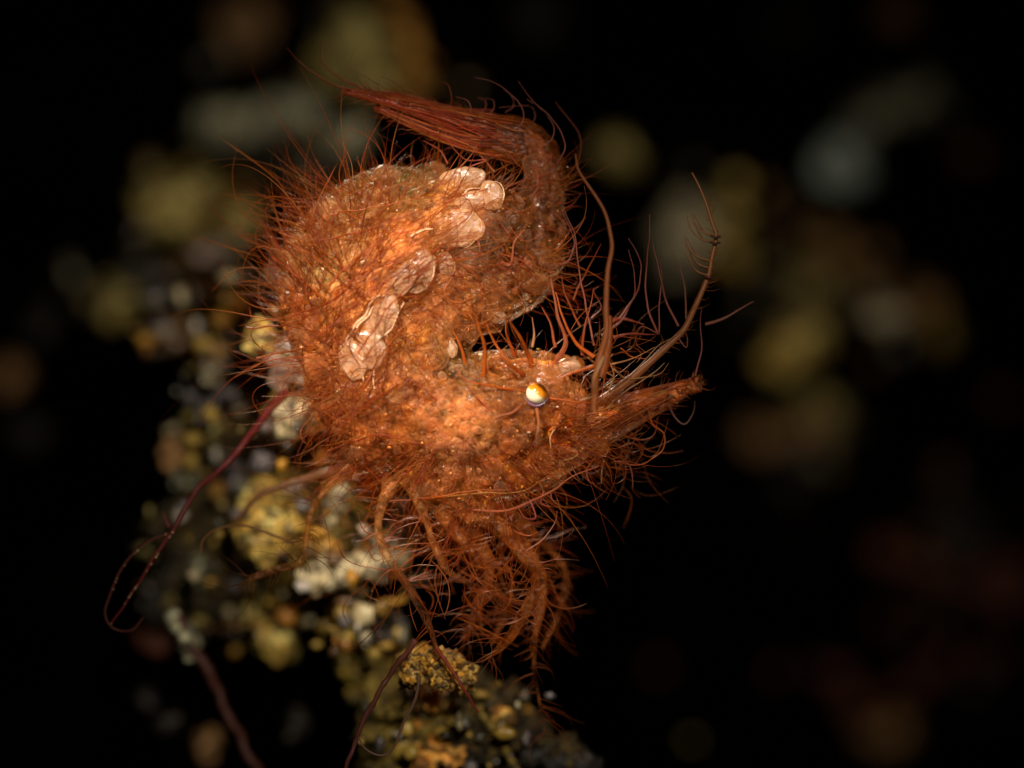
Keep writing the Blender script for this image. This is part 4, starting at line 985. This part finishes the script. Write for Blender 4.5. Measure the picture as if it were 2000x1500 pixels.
 ('dim grey bead at the bottom, far left of the perch', R, 330, 1415, 12, 36, 34, 'dark', 0, 5, N_),
 ('faint pinkish grey shard at the lower left', R, 292, 1360, 14, 50, 40, 'dark', 20, 5, N_),
 ('faint brown lump at the bottom left edge', R, 405, 1455, 14, 40, 50, 'brown', 0, 5, N_),
 ('faint grey lump at the bottom between stick and perch', R, 580, 1420, 12, 36, 60, 'dark', 0, 5, N_),
 ('faint reddish lump left of the brown seaweed stick', R, 300, 1250, 14, 50, 60, 'red', 0, 5, N_),
]
for label, (nm, cat), px, py, d, w, h, pal, rot, nl, grp in TABLE:
    lump(label, nm, cat, px, py, d, w, h, pal, rot, nl, grp, 3 if d < 15 else 2)

# uncountable grit, shell crumbs and algae crust between the lumps
def grit():
    AREA = [(480, 470, 60, 90, 17), (500, 590, 50, 70, 11), (450, 690, 60, 60, 11), (520, 1040, 120, 110, 5.5), (640, 1000, 90, 90, 5), (700, 1110, 110, 60, 4.5), (770, 1020, 50, 70, 4.5), (430, 1130, 110, 70, 9), (560, 1210, 120, 60, 9), (700, 1230, 60, 40, 5),
            (440, 900, 70, 110, 9), (400, 780, 70, 80, 11), (560, 850, 70, 60, 4.5), (570, 690, 60, 70, 4.2), (340, 640, 90, 60, 13), (380, 470, 100, 90, 15), (600, 520, 60, 60, 4), (340, 1110, 70, 90, 11),
            (800, 1440, 70, 70, 3), (960, 1420, 80, 80, 3), (480, 1230, 90, 40, 11)]
    FAR = [(1400, 450, 110, 130, 28), (1560, 620, 140, 150, 29), (1640, 500, 140, 110, 34), (1740, 250, 130, 90, 35), (1570, 830, 110, 70, 34), (1700, 620, 110, 80, 29), (690, 110, 130, 140, 23), (560, 230, 150, 80, 22),
           (370, 430, 130, 120, 18), (300, 580, 140, 100, 19), (620, 330, 90, 80, 18), (1800, 1290, 120, 110, 36), (1850, 1050, 120, 110, 37), (220, 620, 100, 110, 20)]
    n_each = 44
    bm = bmesh.new(); bmesh.ops.create_icosphere(bm, subdivisions=2, radius=1.0)
    bv = np.array([v.co for v in bm.verts]); bf = np.array([[v.index for v in f.verts] for f in bm.faces]); bm.free()
    pal = np.array([(.6, .48, .24), (.6, .38, .06), (.5, .32, .06), (.5, .24, .02), (.34, .2, .03), (.26, .19, .04), (.12, .1, .05), (.03, .022, .012), (.16, .13, .11), (.5, .2, .03), (.12, .06, .02), (.7, .6, .45)])
    vs, fs, ts = [], [], []; c = 0
    for ax, ay, rx, ry, d in AREA + FAR:
        far = d > 14
        for _ in range(n_each // 2 if far else n_each):
            x = ax + RNG.normal(0, .6) * rx; y = ay + RNG.normal(0, .6) * ry; dd = d + RNG.uniform(-.2, 3.5) if far else .55 * d + RNG.uniform(-.6, 1.8)
            r = (3 + 12 * RNG.random() ** 2) / 100 * (1 + d / 40) * (2.2 if far else 1)
            sd = Vector(RNG.uniform(0, 99, 3)); nz_ = np.array([noise.noise(Vector(v_) * 1.6 + sd) for v_ in bv])[:, None]
            q = bv * (1 + .75 * nz_) * RNG.uniform(.5, 1.5, (1, 3)) * r + P(x, y, dd)
            vs.append(q); fs.append(bf + c); c += len(bv)
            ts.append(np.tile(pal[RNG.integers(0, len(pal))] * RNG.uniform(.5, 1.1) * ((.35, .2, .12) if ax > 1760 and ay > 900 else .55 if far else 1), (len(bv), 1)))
    me = mesh_np('reef_grit', np.vstack(vs), np.vstack(fs), np.vstack(ts), tris=True)
    m, nt, b, out = new_mat('grit'); a = node(nt, 'ShaderNodeVertexColor', layer_name='tint'); nt.links.new(a.outputs[0], b.inputs['Base Color']); b.inputs['Roughness'].default_value = .3
    o = new_obj('reef_grit', me, None, m)
    tag(o, 'loose grit and shell crumbs in cream, ochre and grey among the sponge lumps', 'grit', None, 'stuff')
grit()

# the perch: a bright crusted top on a mottled stalk
def perch():
    t = bpy.data.objects.new('sponge_perch', None); COL.objects.link(t); t.location = P(850, 1500, .5)
    tag(t, 'bright yellow orange crusted sponge on a mottled stalk, gripped by the shrimp\'s legs', 'sponge')
    def part(name, spots, mat, rough=.35):
        bm = bmesh.new()
        for i, (x, y, d, r) in enumerate(spots):
            lobe_into(bm, Vector(P(x, y, d)) - t.location, r / 100, Vector((x * .1, y * .1, i)), 4, (1.1, 1, .95), rough)
        me = bpy.data.meshes.new(name); bm.to_mesh(me); bm.free()
        return new_obj(name, me, t, mat)
    rs = random.Random(5)
    top = [(rs.uniform(800, 905), 0, rs.uniform(-.1, .7), rs.uniform(12, 26)) for _ in range(26)]
    top = [(x, 1288 + (x - 795) * .16 + rs.uniform(-8, 34), d, r) for x, _, d, r in top]
    part('crust', top, PAL['perch'], .85)
    part('stalk', [(rs.gauss(785, 36), 1345 + 180 * rs.random(), rs.uniform(2.2, 4.6), rs.uniform(18, 40)) for _ in range(34)], PAL['stalk'], .85)
    part('stalk_crust', [(rs.gauss(940, 46), 1335 + 190 * rs.random(), rs.uniform(1.9, 4.4), rs.uniform(16, 36)) for _ in range(40)], PAL['moss'], .85)
    part('stalk_growth', [(rs.gauss(850, 40), 1340 + 180 * rs.random(), rs.uniform(1.5, 3), rs.uniform(16, 28)) for _ in range(14)], PAL['ochre'], .85)
perch()
tag(lump('orange crumb on the brown flank right of the perch', 'rubble_piece', 'rubble', 985, 1395, 2.4, 40, 28, 'ochre', 0, 7, N_, 3), None)
lump('pale streaked sliver running down right of the perch', 'coral_fragment', 'coral', 975, 1445, 2.2, 110, 13, 'stalk', -58, 12, N_, 3)
lump('dim fuzzy olive tuft to the right of the lowest leg', 'rubble_piece', 'rubble', 1090, 1485, 2.5, 110, 40, 'dark', -12, 9, N_, 3)
lump('tiny pale grain right of the thin hanging leg', 'rubble_piece', 'rubble', 1075, 1358, 1.2, 14, 12, 'mauve', 0, 4, N_, 3)

# brown seaweed stick at the lower left, its head furred with pale growth
stick = strand('seaweed_stick', d_([(352, 1205), (364, 1232), (382, 1271), (409, 1324), (442, 1384), (480, 1455), (508, 1520)], 3.0), 11, 9, (.15, .055, .035), None, K=40, rough=.1)
tag(stick, 'thin brown seaweed stick leaning at the lower left, pale growth on its top', 'seaweed')
bm = bmesh.new()
rs = random.Random(9)
for i in range(14):
    t = rs.random()
    lobe_into(bm, Vector(P(352 + 36 * t + rs.uniform(-16, 12), 1205 + 85 * t, 3.2 + rs.uniform(-.3, .3))), rs.uniform(.09, .2), Vector((i, 2, 3)), 2)
me = bpy.data.meshes.new('growth'); bm.to_mesh(me); bm.free()
new_obj('growth', me, stick, PAL['grey'])

# red alga: ribbon that thins into a thread and closes in a ring
alga = strand('red_alga', [(560, 765, .6), (520, 808, .7), (480, 862, .7), (440, 908, .6), (390, 952, .5), (360, 994, .4), (334, 1042, .3), (300, 1090, .2), (262, 1150, .2), (214, 1221, .2)], 9.5, 1.6, (.2, .025, .022), None, K=60, power=.75, rough=.03)
tag(alga, 'dark red alga thread slanting down left from the shrimp, ending in a ring', 'seaweed')
strand('ring', d_([(334, 1042), (308, 1050), (285, 1060), (256, 1086), (232, 1120), (214, 1165), (205, 1195), (214, 1221), (235, 1232), (260, 1229), (280, 1205)], .3), 2.6, 1.4, (.17, .05, .035), alga, K=50)
strand('side_thread', d_([(330, 1030), (322, 1012), (318, 1000)], .4), 3, 1, (.24, .03, .02), alga)
bm = bmesh.new()
for i in range(26):
    t = rs.random()
    if i < 14: x, y = 334 - 120 * t, 1042 + 179 * t
    else:
        q = catmull(np.array([(334., 1042.), (285, 1060), (232, 1120), (205, 1195)]), 30)[int(t * 29)]; x, y = q
    lobe_into(bm, Vector(P(x + 3, y - 2, .15)), rs.uniform(.012, .028), Vector((i, 1, 4)), 1)
me = bpy.data.meshes.new('bead'); bm.to_mesh(me); bm.free()
bo = new_obj('bead', me, alga, M_PLATE); bo['kind'] = 'stuff'

# thin stem under the faint grey knob
st = strand('hanging_seaweed', d_([(1555, 960), (1562, 1020), (1558, 1060), (1572, 1100)], 36), 14, 8, (.07, .03, .02), None)
tag(st, 'faint thin brown seaweed stem hanging under the bluish grey knob at right', 'seaweed')

# drifting specks in the water
SP = [(1145, 1395), (1212, 1460), (1280, 1468), (1380, 1460), (1190, 870), (1538, 1400), (620, 1330), (120, 1360)]

# ------------------------------------------------------------------ dark reef slope behind everything
def reef():
    pts = [(t[2], t[3], t[4]) for t in TABLE] + [(850, 1500, 4), (1100, 1600, 5), (1400, 1500, 34), (1300, 900, 38), (1000, 300, 34)]
    q = np.array([(a, b) for a, b, _ in pts], float); dd = np.array([d for *_, d in pts])
    nx, ny = 110, 90
    xs = np.linspace(-900, 2900, nx); ys = np.linspace(-700, 2200, ny)
    Vv = []
    for y in ys:
        for x in xs:
            d2 = ((q - (x, y)) ** 2).sum(1); w = 1 / (d2 + 130 ** 2) ** 2
            d = (w * dd).sum() / w.sum() + 3.0
            d = max(d, 5.5)
            p = P(x, y, d); n = noise.fractal(Vector(p) * .35, 1.0, 2.0, 5)
            Vv.append(P(x, y, d + 1.2 * n))
    idx = np.arange(nx * ny).reshape(ny, nx)
    Q = np.stack([idx[:-1, :-1], idx[1:, :-1], idx[1:, 1:], idx[:-1, 1:]], -1).reshape(-1, 4)
    m, nt, b, out = new_mat('black_reef_rock'); L = nt.links.new
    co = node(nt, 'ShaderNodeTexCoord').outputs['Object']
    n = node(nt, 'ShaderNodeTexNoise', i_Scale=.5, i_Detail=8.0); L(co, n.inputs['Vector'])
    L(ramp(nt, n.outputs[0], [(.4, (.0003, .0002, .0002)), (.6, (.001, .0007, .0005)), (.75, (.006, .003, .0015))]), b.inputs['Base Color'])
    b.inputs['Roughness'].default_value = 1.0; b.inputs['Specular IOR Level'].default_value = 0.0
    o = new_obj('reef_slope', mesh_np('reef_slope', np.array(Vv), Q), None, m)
    tag(o, 'black reef slope falling away into dark water', None, None, 'structure')
reef()
